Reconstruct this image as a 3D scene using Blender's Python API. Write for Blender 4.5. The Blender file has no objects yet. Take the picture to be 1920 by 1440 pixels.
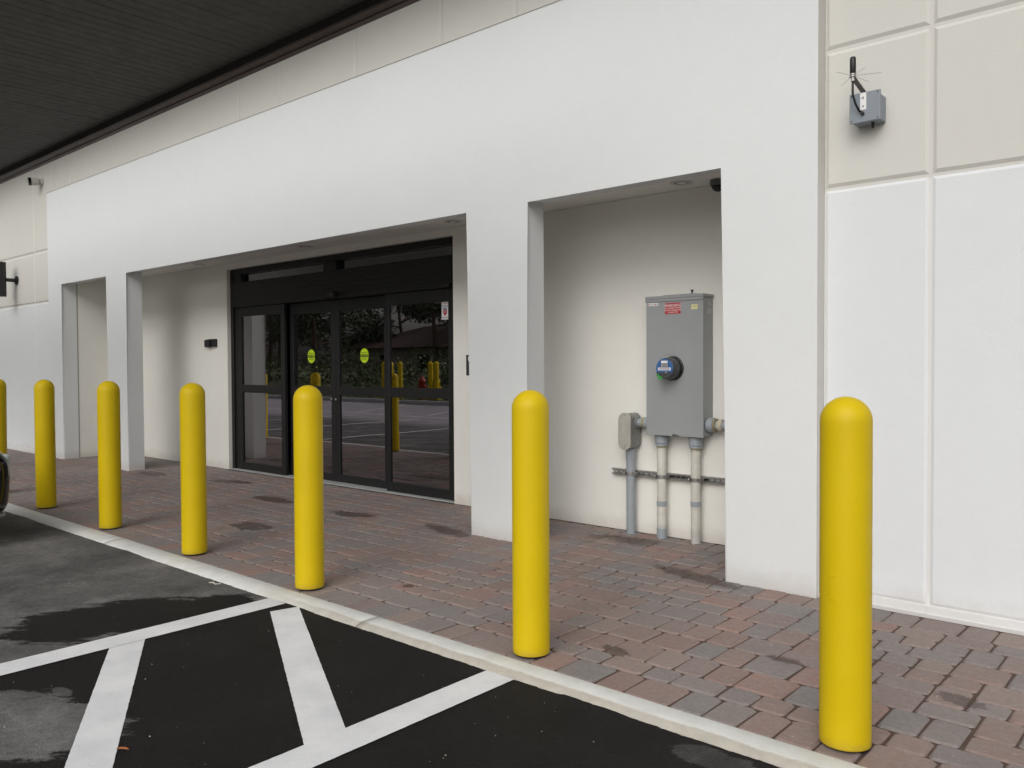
import bpy, bmesh, math, random
from mathutils import Vector, Matrix
random.seed(7)
S = bpy.context.scene
C = S.collection
R = math.radians
PI = math.pi

# ------------------------------------------------------------------ camera, sky, sun, exposure
cam_d = bpy.data.cameras.new('camera')
cam = bpy.data.objects.new('camera', cam_d); C.objects.link(cam)
cam_d.sensor_width = 36.0
cam_d.lens = 1549.0 / 1920.0 * 36.0
cam_d.clip_start = 0.05; cam_d.clip_end = 1500
yaw, pitch, roll = R(41.47), R(-1.34), R(-0.298)
f_ = Vector((-math.sin(yaw)*math.cos(pitch), math.cos(yaw)*math.cos(pitch), math.sin(pitch)))
r_ = Vector((math.cos(yaw), math.sin(yaw), 0)); u_ = r_.cross(f_)
r2 = r_*math.cos(roll) + u_*math.sin(roll); u2 = u_*math.cos(roll) - r_*math.sin(roll)
mw = Matrix((( r2.x, u2.x, -f_.x, 0), (r2.y, u2.y, -f_.y, 0), (r2.z, u2.z, -f_.z, 1.30), (0, 0, 0, 1)))
cam.matrix_world = mw
S.camera = cam

W = bpy.data.worlds.new('World'); S.world = W; W.use_nodes = True
wn = W.node_tree.nodes; wl = W.node_tree.links; wn.clear()
sky = wn.new('ShaderNodeTexSky'); sky.sky_type = 'NISHITA'; sky.sun_disc = False
SUN_EL, SUN_AZ = R(37), R(160)          # azimuth measured clockwise from +Y
sky.sun_elevation = SUN_EL; sky.sun_rotation = SUN_AZ
sky.air_density = 1.0; sky.dust_density = 6.0; sky.ozone_density = 1.0
hs = wn.new('ShaderNodeHueSaturation'); hs.inputs['Saturation'].default_value = 0.30
bg = wn.new('ShaderNodeBackground'); bg.inputs['Strength'].default_value = 0.115
wo = wn.new('ShaderNodeOutputWorld')
wl.new(sky.outputs[0], hs.inputs['Color']); wl.new(hs.outputs[0], bg.inputs['Color']); wl.new(bg.outputs[0], wo.inputs['Surface'])

sun_d = bpy.data.lights.new('sun', 'SUN'); sun_d.energy = 0.9; sun_d.angle = R(80); sun_d.color = (1.0, 0.995, 0.985)
sun = bpy.data.objects.new('sun', sun_d); C.objects.link(sun)
sd = Vector((math.sin(SUN_AZ)*math.cos(SUN_EL), math.cos(SUN_AZ)*math.cos(SUN_EL), math.sin(SUN_EL)))
sun.rotation_euler = (-sd).to_track_quat('-Z', 'Y').to_euler()

S.view_settings.view_transform = 'Standard'; S.view_settings.look = 'None'
S.view_settings.gamma = 1.0; S.view_settings.use_curve_mapping = False
S.view_settings.exposure = -0.08
S.render.engine = 'CYCLES'

# ------------------------------------------------------------------ helpers
def tag(o, label=None, cat=None, group=None, kind=None):
    if label: o['label'] = label
    if cat: o['category'] = cat
    if group: o['group'] = group
    if kind: o['kind'] = kind
    return o

def empty(name, loc=(0, 0, 0), rz=0):
    o = bpy.data.objects.new(name, None); C.objects.link(o)
    o.location = loc; o.rotation_euler = (0, 0, rz); o.empty_display_size = 0.2
    return o

def obj(name, bm, mat, parent=None, smooth=False, world=True, recalc=True):
    """one mesh object; bm is in world coordinates (world=True) and moved into the frame of its root"""
    if recalc: bmesh.ops.recalc_face_normals(bm, faces=bm.faces[:])
    me = bpy.data.meshes.new(name); 
    if parent is not None and world:
        off = Vector((0, 0, 0)); p = parent
        while p is not None: off += Vector(p.location); p = p.parent
        bmesh.ops.translate(bm, verts=bm.verts[:], vec=-off)
    bm.to_mesh(me); bm.free()
    mats = mat if isinstance(mat, (list, tuple)) else [mat]
    for m in mats: me.materials.append(m)
    if smooth:
        for p in me.polygons: p.use_smooth = True
    o = bpy.data.objects.new(name, me); C.objects.link(o)
    if parent is not None: o.parent = parent
    return o

def NB(): return bmesh.new()

def box(bm, x0, x1, y0, y1, z0, z1, bev=0.0, seg=1):
    vs = [bm.verts.new(p) for p in ((x0,y0,z0),(x1,y0,z0),(x1,y1,z0),(x0,y1,z0),(x0,y0,z1),(x1,y0,z1),(x1,y1,z1),(x0,y1,z1))]
    fs = [bm.faces.new([vs[i] for i in q]) for q in ((0,3,2,1),(4,5,6,7),(0,1,5,4),(1,2,6,5),(2,3,7,6),(3,0,4,7))]
    if bev > 0:
        es = list({e for f in fs for e in f.edges})
        bmesh.ops.bevel(bm, geom=es, offset=bev, segments=seg, profile=0.5, affect='EDGES')
    return bm

def tube(bm, pts, r, n=16, caps=True):
    """swept round tube along pts; r a number or a list"""
    pts = [Vector(p) for p in pts]; rs = r if isinstance(r, (list, tuple)) else [r]*len(pts)
    rings = []; up = None
    for i, p in enumerate(pts):
        d = (pts[min(i+1, len(pts)-1)] - pts[max(i-1, 0)]).normalized()
        if up is None:
            up = Vector((0,0,1)) if abs(d.z) < 0.9 else Vector((1,0,0))
        a = d.cross(up).normalized(); b = a.cross(d).normalized(); up = b
        rings.append([bm.verts.new(p + (a*math.cos(2*PI*k/n) + b*math.sin(2*PI*k/n))*rs[i]) for k in range(n)])
    for A, B in zip(rings, rings[1:]):
        for k in range(n): bm.faces.new((A[k], A[(k+1) % n], B[(k+1) % n], B[k]))
    if caps:
        bm.faces.new(rings[0][::-1]); bm.faces.new(rings[-1])
    return bm

def lathe(bm, prof, c, axis='Z', n=32, caps=True):
    """prof = [(r, h)...] turned about axis through c"""
    c = Vector(c); rings = []
    for r, h in prof:
        ring = []
        for k in range(n):
            a = 2*PI*k/n; u, v = r*math.cos(a), r*math.sin(a)
            p = {'Z': (u, v, h), 'Y': (u, h, v), 'X': (h, u, v)}[axis]
            ring.append(bm.verts.new(c + Vector(p)))
        rings.append(ring)
    for A, B in zip(rings, rings[1:]):
        for k in range(n): bm.faces.new((A[k], A[(k+1) % n], B[(k+1) % n], B[k]))
    if caps:
        if prof[0][0] > 1e-5: bm.faces.new(rings[0][::-1])
        if prof[-1][0] > 1e-5: bm.faces.new(rings[-1])
    bmesh.ops.remove_doubles(bm, verts=bm.verts[:], dist=1e-6)
    return bm

def prism(bm, poly, y0, y1, bev=0.0, seg=2):
    """polygon in x,z extruded along y; front (y0) outline can be bevelled"""
    a = [bm.verts.new((x, y0, z)) for x, z in poly]; b = [bm.verts.new((x, y1, z)) for x, z in poly]
    f = bm.faces.new(a); bm.faces.new(b[::-1]); n = len(poly)
    for i in range(n): bm.faces.new((a[i], b[i], b[(i+1) % n], a[(i+1) % n]))
    if bev: bmesh.ops.bevel(bm, geom=list(f.edges), offset=bev, segments=seg, profile=0.5, affect='EDGES')
    return bm

def text(name, body, size, c, mat, parent, align='CENTER', sx=1.0, depth=0.0003):
    """flat lettering facing -Y, centred on c (world)"""
    cu = bpy.data.curves.new(name, 'FONT'); cu.body = body; cu.size = size
    cu.align_x = align; cu.align_y = 'CENTER'; cu.extrude = depth; cu.resolution_u = 2
    t = bpy.data.objects.new(name, cu); C.objects.link(t)
    dg = bpy.context.evaluated_depsgraph_get()
    me = bpy.data.meshes.new_from_object(t.evaluated_get(dg))
    C.objects.unlink(t); bpy.data.objects.remove(t); bpy.data.curves.remove(cu)
    me.transform(Matrix.Translation(Vector(c)) @ Matrix.Rotation(PI/2, 4, 'X') @ Matrix.Scale(sx, 4, (1, 0, 0)))
    off = Vector((0, 0, 0)); p = parent
    while p is not None: off += Vector(p.location); p = p.parent
    me.transform(Matrix.Translation(-off)); me.name = name
    me.materials.clear(); me.materials.append(mat)
    o = bpy.data.objects.new(name, me); C.objects.link(o); o.parent = parent
    return o

def copy_tree(o, parent=None):
    c = o.copy(); C.objects.link(c)
    if parent is not None: c.parent = parent
    for ch in [x for x in bpy.data.objects if x.parent == o]: copy_tree(ch, c)
    return c

# ------------------------------------------------------------------ materials
class NT:
    def __init__(s, name):
        s.m = bpy.data.materials.new(name); s.m.use_nodes = True
        s.n = s.m.node_tree.nodes; s.l = s.m.node_tree.links
        s.b = s.n['Principled BSDF']; s.pos = s.n.new('ShaderNodeNewGeometry')
    def new(s, t): return s.n.new(t)
    def inp(s, sock, v):
        if isinstance(v, bpy.types.NodeSocket): s.l.new(v, sock)
        else:
            if isinstance(v, (tuple, list)) and len(v) == 3 and sock.type == 'RGBA': v = (*v, 1)
            sock.default_value = v
    def noise(s, scale, detail=4, rough=0.6, vec=None, dist=0.0):
        n = s.new('ShaderNodeTexNoise'); s.l.new(vec if vec is not None else s.pos.outputs['Position'], n.inputs['Vector'])
        n.inputs['Scale'].default_value = scale; n.inputs['Detail'].default_value = detail
        n.inputs['Roughness'].default_value = rough; n.inputs['Distortion'].default_value = dist
        return n.outputs['Fac']
    def voro(s, scale, out='Distance', vec=None):
        n = s.new('ShaderNodeTexVoronoi'); s.l.new(vec if vec is not None else s.pos.outputs['Position'], n.inputs['Vector'])
        n.inputs['Scale'].default_value = scale
        return n.outputs[out]
    def ramp(s, fac, stops, interp='LINEAR'):
        n = s.new('ShaderNodeValToRGB'); s.inp(n.inputs[0], fac); e = n.color_ramp.elements; n.color_ramp.interpolation = interp
        while len(e) < len(stops): e.new(0.5)
        for el, (p, c) in zip(e, stops):
            el.position = p; el.color = (c, c, c, 1) if not isinstance(c, (tuple, list)) else (*c, 1)
        return n.outputs[0]
    def mix(s, fac, a, b, mode='MIX'):
        n = s.new('ShaderNodeMix'); n.data_type = 'RGBA'; n.blend_type = mode
        s.inp(n.inputs[0], fac); s.inp(n.inputs[6], a); s.inp(n.inputs[7], b); return n.outputs[2]
    def math(s, op, a, b=0.0, clamp=False):
        n = s.new('ShaderNodeMath'); n.operation = op; n.use_clamp = clamp
        s.inp(n.inputs[0], a); s.inp(n.inputs[1], b); return n.outputs[0]
    def sep(s):
        n = s.new('ShaderNodeSeparateXYZ'); s.l.new(s.pos.outputs['Position'], n.inputs[0]); return n.outputs
    def comb(s, x, y, z):
        n = s.new('ShaderNodeCombineXYZ'); s.inp(n.inputs[0], x); s.inp(n.inputs[1], y); s.inp(n.inputs[2], z); return n.outputs[0]
    def maprange(s, v, a, b, c=0.0, d=1.0, smooth=True):
        n = s.new('ShaderNodeMapRange'); n.interpolation_type = 'SMOOTHSTEP' if smooth else 'LINEAR'
        s.inp(n.inputs[0], v); n.inputs[1].default_value = a; n.inputs[2].default_value = b
        n.inputs[3].default_value = c; n.inputs[4].default_value = d; return n.outputs[0]
    def bump(s, h, strength=0.3, dist=0.002, normal=None):
        n = s.new('ShaderNodeBump'); n.inputs['Strength'].default_value = strength; n.inputs['Distance'].default_value = dist
        s.l.new(h, n.inputs['Height'])
        if normal is not None: s.l.new(normal, n.inputs['Normal'])
        s.l.new(n.outputs[0], s.b.inputs['Normal']); return n.outputs[0]
    def blob(s, x, y, rx, ry, wob, rot=0.0):
        """1 inside a ragged patch round (x, y); wob a noise socket"""
        o = s.sep(); dx = s.math('SUBTRACT', o[0], x); dy = s.math('SUBTRACT', o[1], y)
        c, sn = math.cos(rot), math.sin(rot)
        u = s.math('ADD', s.math('MULTIPLY', dx, c/rx), s.math('MULTIPLY', dy, sn/rx))
        v = s.math('ADD', s.math('MULTIPLY', dx, -sn/ry), s.math('MULTIPLY', dy, c/ry))
        d = s.math('SQRT', s.math('ADD', s.math('MULTIPLY', u, u), s.math('MULTIPLY', v, v)))
        d = s.math('ADD', d, s.math('MULTIPLY', s.math('SUBTRACT', wob, 0.5), 2.2))
        return s.maprange(d, 1.03, 0.88)

def simple(name, col, rough=0.5, metal=0.0, var=0.06, nscale=12, bump=0.0, bscale=300, spec=0.5):
    t = NT(name)
    n = t.noise(nscale, 5, 0.6)
    k = t.ramp(n, [(0.3, 1-var), (0.7, 1+var)])
    c = t.mix(1.0, tuple(col), k, 'MULTIPLY'); t.l.new(c, t.b.inputs['Base Color'])
    t.inp(t.b.inputs['Roughness'], t.maprange(t.noise(nscale*3, 4), 0.3, 0.7, max(rough-0.06, 0.02), min(rough+0.06, 1)))
    t.b.inputs['Metallic'].default_value = metal; t.b.inputs['Specular IOR Level'].default_value = spec
    if bump: t.bump(t.noise(bscale, 3, 0.6), bump, 0.002)
    return t.m

def stucco(name, col, spec=0.25, dirt=True):
    t = NT(name)
    big = t.noise(0.9, 5, 0.6); mid = t.noise(9, 5, 0.6)
    k = t.ramp(big, [(0.3, 0.985), (0.7, 1.01)])
    c = t.mix(1.0, tuple(col), k, 'MULTIPLY')
    c = t.mix(1.0, c, t.ramp(mid, [(0.25, 0.988), (0.75, 1.01)]), 'MULTIPLY')
    fine = t.noise(260, 3, 0.7)
    c = t.mix(1.0, c, t.ramp(fine, [(0.3, 0.955), (0.65, 1.03)]), 'MULTIPLY')
    if dirt:      # splash-back dirt near the paving, ragged streaks
        o = t.sep(); nz = t.noise(6, 5, 0.7); h = t.math('ADD', o[2], t.math('MULTIPLY', nz, -0.16))
        dm = t.math('MULTIPLY', t.maprange(h, 0.06, -0.08), 0.35)
        c = t.mix(dm, c, (0.42, 0.36, 0.31))
    t.l.new(c, t.b.inputs['Base Color']); t.b.inputs['Roughness'].default_value = 0.85
    t.b.inputs['Specular IOR Level'].default_value = spec
    h = t.math('ADD', t.math('MULTIPLY', fine, 0.7), t.math('MULTIPLY', t.noise(90, 4, 0.6), 0.8))
    t.bump(h, 0.35, 0.003)
    return t.m

M = {}
M['white'] = stucco('white_stucco', (0.700, 0.722, 0.730))
M['panel_white'] = stucco('white_painted_panel', (0.695, 0.720, 0.738))
M['beige'] = stucco('beige_painted_panel', (0.62, 0.615, 0.578), dirt=False)
M['groove'] = stucco('groove_paint', (0.61, 0.60, 0.57), dirt=False)
M['groove_light'] = stucco('groove_paint_low', (0.70, 0.695, 0.685), dirt=False)
M['recess'] = stucco('recess_stucco', (0.80, 0.795, 0.75))
M['ceiling'] = stucco('ceiling_stucco', (0.84, 0.84, 0.80), dirt=False)
M['plinth'] = stucco('plinth_paint', (0.74, 0.76, 0.77))

def yellow():
    t = NT('yellow_plastic'); n = t.noise(5, 4, 0.5)
    c = t.ramp(n, [(0.3, (0.60, 0.430, 0.001)), (0.7, (0.635, 0.462, 0.0015))])
    o = t.sep(); low = t.maprange(t.math('ADD', o[2], t.math('MULTIPLY', t.noise(30, 4), -0.05)), 0.03, -0.02)
    c = t.mix(t.math('MULTIPLY', low, 0.35), c, (0.25, 0.19, 0.06))
    sc = t.noise(60, 6, 0.75, vec=None); scm = t.maprange(sc, 0.66, 0.74)
    c = t.mix(t.math('MULTIPLY', scm, 0.08), c, (0.55, 0.38, 0.01))
    t.l.new(c, t.b.inputs['Base Color'])
    t.inp(t.b.inputs['Roughness'], t.maprange(t.noise(14, 4), 0.3, 0.7, 0.42, 0.58))
    t.b.inputs['Specular IOR Level'].default_value = 0.28
    t.bump(t.noise(170, 3, 0.5), 0.16, 0.002); return t.m
M['yellow'] = yellow()
M['steel_dark'] = simple('dark_steel', (0.02, 0.02, 0.02), 0.6)

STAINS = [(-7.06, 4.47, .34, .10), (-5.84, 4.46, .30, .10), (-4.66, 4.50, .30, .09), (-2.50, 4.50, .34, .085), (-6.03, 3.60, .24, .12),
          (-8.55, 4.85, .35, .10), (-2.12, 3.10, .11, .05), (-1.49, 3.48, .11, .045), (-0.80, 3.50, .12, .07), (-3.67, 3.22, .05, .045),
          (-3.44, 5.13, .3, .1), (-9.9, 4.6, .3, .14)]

def paver_mat(name, island):
    t = NT(name)
    if island: rnd = t.pos.outputs['Random Per Island']
    else: rnd = t.new('ShaderNodeObjectInfo').outputs['Random']
    pal = [(0.0, (0.186, 0.166, 0.165)), (0.10, (0.258, 0.161, 0.131)), (0.22, (0.218, 0.191, 0.180)), (0.32, (0.270, 0.186, 0.157)),
           (0.43, (0.218, 0.171, 0.157)), (0.53, (0.308, 0.163, 0.125)), (0.60, (0.190, 0.184, 0.185)), (0.68, (0.283, 0.208, 0.174)),
           (0.78, (0.230, 0.163, 0.146)), (0.86, (0.247, 0.142, 0.114)), (0.93, (0.214, 0.188, 0.178))]
    base = t.ramp(rnd, pal, 'CONSTANT')
    m1 = t.noise(16, 5, 0.65); base = t.mix(t.ramp(m1, [(0.35, 0.40), (0.7, 0.78)]), base, (0.232, 0.200, 0.188))
    base = t.mix(1.0, base, t.ramp(t.noise(45, 5, 0.7), [(0.25, 0.86), (0.75, 1.15)]), 'MULTIPLY')
    base = t.mix(1.0, base, t.ramp(t.noise(1.1, 4, 0.6), [(0.3, 0.90), (0.7, 1.12)]), 'MULTIPLY')
    base = t.mix(1.0, base, t.ramp(t.noise(420, 2, 0.5), [(0.3, 0.86), (0.7, 1.14)]), 'MULTIPLY')
    # lime bloom in ragged streaks
    bl = t.maprange(t.noise(26, 7, 0.75, dist=0.8), 0.60, 0.72)
    base = t.mix(t.math('MULTIPLY', bl, 0.42), base, (0.40, 0.38, 0.36))
    sp = t.maprange(t.voro(55), 0.085, 0.04); keep = t.maprange(t.voro(55, 'Color'), 0.80, 0.84)
    base = t.mix(t.math('MULTIPLY', sp, keep), base, (0.72, 0.68, 0.6))
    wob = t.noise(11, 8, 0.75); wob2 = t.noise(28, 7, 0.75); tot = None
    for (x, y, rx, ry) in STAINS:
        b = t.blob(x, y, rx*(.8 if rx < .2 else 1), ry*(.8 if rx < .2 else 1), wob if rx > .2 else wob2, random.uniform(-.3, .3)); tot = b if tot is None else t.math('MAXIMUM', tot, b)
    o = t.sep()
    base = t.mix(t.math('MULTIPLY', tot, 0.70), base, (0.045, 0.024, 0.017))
    t.l.new(base, t.b.inputs['Base Color'])
    t.inp(t.b.inputs['Roughness'], t.math('SUBTRACT', t.maprange(t.noise(30, 4), 0.3, 0.7, 0.62, 0.85), t.math('MULTIPLY', tot, 0.2)))
    t.b.inputs['Specular IOR Level'].default_value = 0.4
    h = t.math('ADD', t.math('MULTIPLY', t.noise(70, 5, 0.7), 1.0), t.math('MULTIPLY', t.noise(330, 2, 0.5), 0.45))
    t.bump(h, 0.5, 0.003); return t.m
M['paver'] = paver_mat('tumbled_concrete_paver', False)
M['paver_island'] = paver_mat('tumbled_concrete_paver_far', True)
M['sand'] = simple('joint_sand', (0.085, 0.052, 0.040), 0.95, var=0.3, nscale=60, bump=0.6)

def asphalt():
    t = NT('asphalt'); o = t.sep()
    uu = t.math('ADD', t.math('MULTIPLY', o[0], 0.75*0.5), t.math('MULTIPLY', o[1], 0.66*0.5))
    vv = t.math('ADD', t.math('MULTIPLY', o[0], -0.66*1.3), t.math('MULTIPLY', o[1], 0.75*1.3))
    wobv = t.noise(4.6, 10, 0.78, vec=t.comb(uu, vv, 0.0))
    # stretched a little along the run of the water
    k = 1
    d = t.math('ADD', o[0], t.math('MULTIPLY', t.math('SUBTRACT', wobv, 0.5), 1.25))
    # distance left of a slanting wet front beside the stall line (dry under the canopy)
    d = t.math('ADD', d, t.math('MULTIPLY', t.math('SUBTRACT', 2.2, o[1]), 0.36))
    left = t.maprange(o[0], -4.00, -4.03)
    wet1 = t.math('MAXIMUM', t.blob(-4.38, 1.86, 0.36, 0.52, wobv, -0.35), t.blob(-4.20, 2.30, 0.22, 0.26, wobv, -0.3))
    dry = t.math('MULTIPLY', left, t.math('SUBTRACT', 1.0, wet1))
    d2 = t.blob(-3.46, 1.0, 0.50, 0.26, wobv, 0.45)
    d3 = t.blob(-1.30, 2.47, 0.15, 0.07, wobv, 0.0)
    d4 = t.blob(-3.55, 1.27, 0.07, 0.03, wobv, 0.0)
    dry = t.math('MAXIMUM', dry, t.math('MAXIMUM', d2, t.math('MAXIMUM', t.math('MULTIPLY', d3, .35), t.math('MULTIPLY', d4, .7))))
    far = t.maprange(o[1], -0.6, -2.2)           # open lot beyond the canopy, paler and smoother
    wetc = t.mix(t.noise(3, 5, 0.6), (0.0070, 0.0065, 0.0064), (0.0130, 0.0120, 0.0116))
    dc = t.ramp(t.noise(1.6, 6, 0.65), [(0.30, (0.065, 0.063, 0.062)), (0.52, (0.118, 0.115, 0.113)), (0.72, (0.185, 0.180, 0.176))])
    c = t.mix(dry, wetc, dc)
    c = t.mix(far, c, t.ramp(t.noise(2.0, 5, 0.6), [(0.3, (0.26, 0.245, 0.255)), (0.7, (0.34, 0.32, 0.33))]))
    c = t.mix(1.0, c, t.ramp(t.noise(260, 3, 0.7), [(0.3, 0.55), (0.7, 1.5)]), 'MULTIPLY')
    c = t.mix(1.0, c, t.ramp(t.noise(38, 6, 0.75), [(0.3, 0.72), (0.7, 1.32)]), 'MULTIPLY')
    c = t.mix(1.0, c, t.ramp(t.noise(2.3, 5, 0.65), [(0.3, 0.80), (0.7, 1.25)]), 'MULTIPLY')
    # pale scuffs and exposed stone
    sc = t.maprange(t.noise(13, 7, 0.8), 0.68, 0.78); c = t.mix(t.math('MULTIPLY', sc, 0.28), c, (0.16, 0.15, 0.14))
    ag = t.maprange(t.voro(140), 0.20, 0.10); ak = t.maprange(t.voro(140, 'Color'), 0.70, 0.9)
    c = t.mix(t.math('MULTIPLY', t.math('MULTIPLY', ag, ak), 0.30), c, (0.11, 0.10, 0.09))
    sp = t.maprange(t.voro(26), 0.060, 0.03); spk = t.maprange(t.voro(26, 'Color'), 0.74, 0.80)
    c = t.mix(t.math('MULTIPLY', sp, spk), c, (0.6, 0.58, 0.52))
    t.l.new(c, t.b.inputs['Base Color'])
    t.b.inputs['Specular IOR Level'].default_value = 0.20
    t.inp(t.b.inputs['Roughness'], t.math('SUBTRACT', t.maprange(dry, 0, 1, 0.74, 0.86), t.math('MULTIPLY', far, 0.42)))
    h = t.math('ADD', t.noise(210, 4, 0.75), t.math('MULTIPLY', t.voro(120), 0.7)); t.bump(h, 0.55, 0.004)
    return t.m
M['asphalt'] = asphalt()

def paint():
    t = NT('road_paint'); n = t.noise(70, 6, 0.75)
    c = t.ramp(t.noise(5, 5, 0.6), [(0.3, (0.66, 0.67, 0.69)), (0.7, (0.78, 0.79, 0.80))])
    c = t.mix(t.math('MULTIPLY', t.maprange(n, 0.60, 0.74), 0.55), c, (0.22, 0.21, 0.20))
    c = t.mix(t.math('MULTIPLY', t.maprange(t.noise(14, 5, 0.7), 0.55, 0.75), 0.22), c, (0.45, 0.45, 0.45))
    c = t.mix(1.0, c, t.ramp(t.noise(300, 3, 0.7), [(0.3, 0.90), (0.7, 1.06)]), 'MULTIPLY')
    t.l.new(c, t.b.inputs['Base Color']); t.b.inputs['Roughness'].default_value = 0.75
    t.b.inputs['Specular IOR Level'].default_value = 0.3
    t.bump(t.noise(210, 4, 0.75), 0.5, 0.003); return t.m
M['paint'] = paint()

def kerbm():
    t = NT('kerb_concrete'); o = t.sep()
    wob = t.math('MULTIPLY', t.math('SUBTRACT', t.noise(7, 6, 0.7), 0.5), 0.035)
    y = t.math('ADD', o[1], wob)
    right = t.maprange(o[0], -4.6, -3.2)         # paint stops short of the face towards the right
    edge = t.maprange(y, 2.606, 2.622)
    painted = t.math('MAXIMUM', t.math('SUBTRACT', 1.0, right), edge)
    # paint missing at the right end
    wend = t.blob(-0.78, 2.66, 0.16, 0.05, t.noise(8, 5, 0.6), -0.1)
    painted = t.math('MULTIPLY', painted, t.math('SUBTRACT', 1.0, t.math('MULTIPLY', wend, 0.9)))
    con = t.ramp(t.noise(12, 6, 0.7), [(0.3, (0.40, 0.375, 0.325)), (0.7, (0.53, 0.505, 0.445))])
    wh = t.ramp(t.noise(9, 5, 0.6), [(0.3, (0.60, 0.61, 0.585)), (0.7, (0.72, 0.73, 0.71))])
    c = t.mix(painted, con, wh)
    c = t.mix(t.math('MULTIPLY', t.maprange(t.noise(34, 6, 0.8), 0.63, 0.72), 0.5), c, (0.20, 0.18, 0.15))
    ck = t.maprange(t.voro(20), 0.06, 0.03); kk = t.maprange(t.voro(20, 'Color'), 0.70, 0.76)
    c = t.mix(t.math('MULTIPLY', t.math('MULTIPLY', ck, kk), 0.8), c, (0.07, 0.06, 0.05))
    t.l.new(c, t.b.inputs['Base Color']); t.b.inputs['Roughness'].default_value = 0.8
    t.bump(t.noise(160, 4, 0.7), 0.3, 0.003); return t.m
M['kerb'] = kerbm()

def brushed_black():
    t = NT('black_anodised'); c = t.ramp(t.noise(20, 3), [(0.3, (0.011, 0.011, 0.0115)), (0.7, (0.015, 0.015, 0.0155))])
    t.l.new(c, t.b.inputs['Base Color']); t.inp(t.b.inputs['Roughness'], t.maprange(t.noise(40, 4), 0.3, 0.7, 0.42, 0.55))
    t.b.inputs['Specular IOR Level'].default_value = 0.35
    return t.m
M['black'] = brushed_black()
M['black_plastic'] = simple('black_plastic', (0.012, 0.012, 0.013), 0.42)
M['dark_glass'] = simple('dark_lens', (0.004, 0.004, 0.005), 0.08)

def glass():
    t = NT('tinted_reflective_glass'); t.n.remove(t.b)
    tr = t.new('ShaderNodeBsdfTransparent'); tr.inputs[0].default_value = (0.78, 0.75, 0.77, 1)
    gl = t.new('ShaderNodeBsdfGlossy'); gl.inputs['Roughness'].default_value = 0.012
    gl.inputs['Color'].default_value = (0.93, 0.88, 0.92, 1)
    n = t.noise(2.2, 2, 0.4); b = t.new('ShaderNodeBump'); b.inputs['Strength'].default_value = 0.06; b.inputs['Distance'].default_value = 0.004
    t.l.new(n, b.inputs['Height']); t.l.new(b.outputs[0], gl.inputs['Normal'])
    fr = t.new('ShaderNodeFresnel'); fr.inputs['IOR'].default_value = 1.9
    fac = t.math('ADD', fr.outputs[0], 0.25, True)
    mx = t.new('ShaderNodeMixShader'); t.l.new(fac, mx.inputs[0]); t.l.new(tr.outputs[0], mx.inputs[1]); t.l.new(gl.outputs[0], mx.inputs[2])
    t.l.new(mx.outputs[0], t.n['Material Output'].inputs['Surface']); return t.m
M['glass'] = glass()
M['lime'] = simple('lime_vinyl', (0.55, 0.78, 0.02), 0.45, var=0.02)
M['ink'] = simple('black_ink', (0.012, 0.014, 0.012), 0.6, var=0.02)
M['label_white'] = simple('white_label', (0.78, 0.78, 0.78), 0.5, var=0.03)
M['label_red'] = simple('red_label', (0.42, 0.025, 0.035), 0.5, var=0.05)
M['label_grey'] = simple('grey_label', (0.42, 0.43, 0.44), 0.5, var=0.05)
M['label_yellow'] = simple('pale_yellow_label', (0.70, 0.66, 0.30), 0.4, var=0.08, nscale=150)
M['navy_ink'] = simple('navy_ink', (0.03, 0.06, 0.16), 0.5)
M['threshold'] = simple('aluminium_threshold', (0.50, 0.52, 0.51), 0.45, 0.3, var=0.1)
M['cabinet'] = simple('grey_cabinet_paint', (0.30, 0.315, 0.325), 0.42, var=0.04, nscale=3, bump=0.1, bscale=350)
M['pvc_grey'] = simple('grey_pvc', (0.30, 0.33, 0.36), 0.45, var=0.07)
def pvcw():
    t = NT('whitewashed_pvc'); o = t.sep()
    c = t.ramp(t.noise(14, 6, 0.75), [(0.3, (0.52, 0.50, 0.45)), (0.6, (0.62, 0.61, 0.56)), (0.8, (0.66, 0.65, 0.62))])
    st = t.maprange(t.math('ADD', o[2], t.math('MULTIPLY', t.noise(25, 5), -0.12)), 0.57, 0.66)
    c = t.mix(t.math('MULTIPLY', st, 0.4), c, (0.38, 0.31, 0.12))
    lo = t.maprange(t.math('ADD', o[2], t.math('MULTIPLY', t.noise(60, 5), -0.10)), 0.07, 0.03)
    c = t.mix(t.math('MULTIPLY', lo, 0.5), c, (0.36, 0.37, 0.38))
    t.l.new(c, t.b.inputs['Base Color']); t.b.inputs['Roughness'].default_value = 0.6; t.bump(t.noise(120, 4), 0.2, 0.002); return t.m
M['pvc_white'] = pvcw()
M['cast'] = simple('cast_aluminium', (0.27, 0.27, 0.26), 0.5, 0.3, var=0.1, nscale=30, bump=0.15)
M['cast_cover'] = simple('worn_cover_plate', (0.46, 0.44, 0.40), 0.38, 0.25, var=0.12, nscale=25)
M['galv'] = simple('galvanised_steel', (0.36, 0.355, 0.34), 0.35, 0.75, var=0.18, nscale=40)
M['galv_dark'] = simple('dark_slot_steel', (0.10, 0.09, 0.09), 0.6, 0.3)  # darker steel for the middle slots of the strut
M['brass'] = simple('yellowed_collar', (0.34, 0.30, 0.16), 0.5, 0.2, var=0.15, nscale=50)
M['meter_body'] = simple('meter_grey', (0.060, 0.064, 0.070), 0.3, var=0.05)
M['meter_glass'] = simple('meter_smoked_cover', (0.10, 0.11, 0.125), 0.12, var=0.03)
M['meter_blue'] = simple('meter_blue', (0.035, 0.12, 0.33), 0.35, var=0.06)
M['green_tag'] = simple('green_seal', (0.03, 0.36, 0.05), 0.4)
M['box_grey'] = simple('blue_grey_pvc_box', (0.225, 0.255, 0.29), 0.45, var=0.04)
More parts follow.
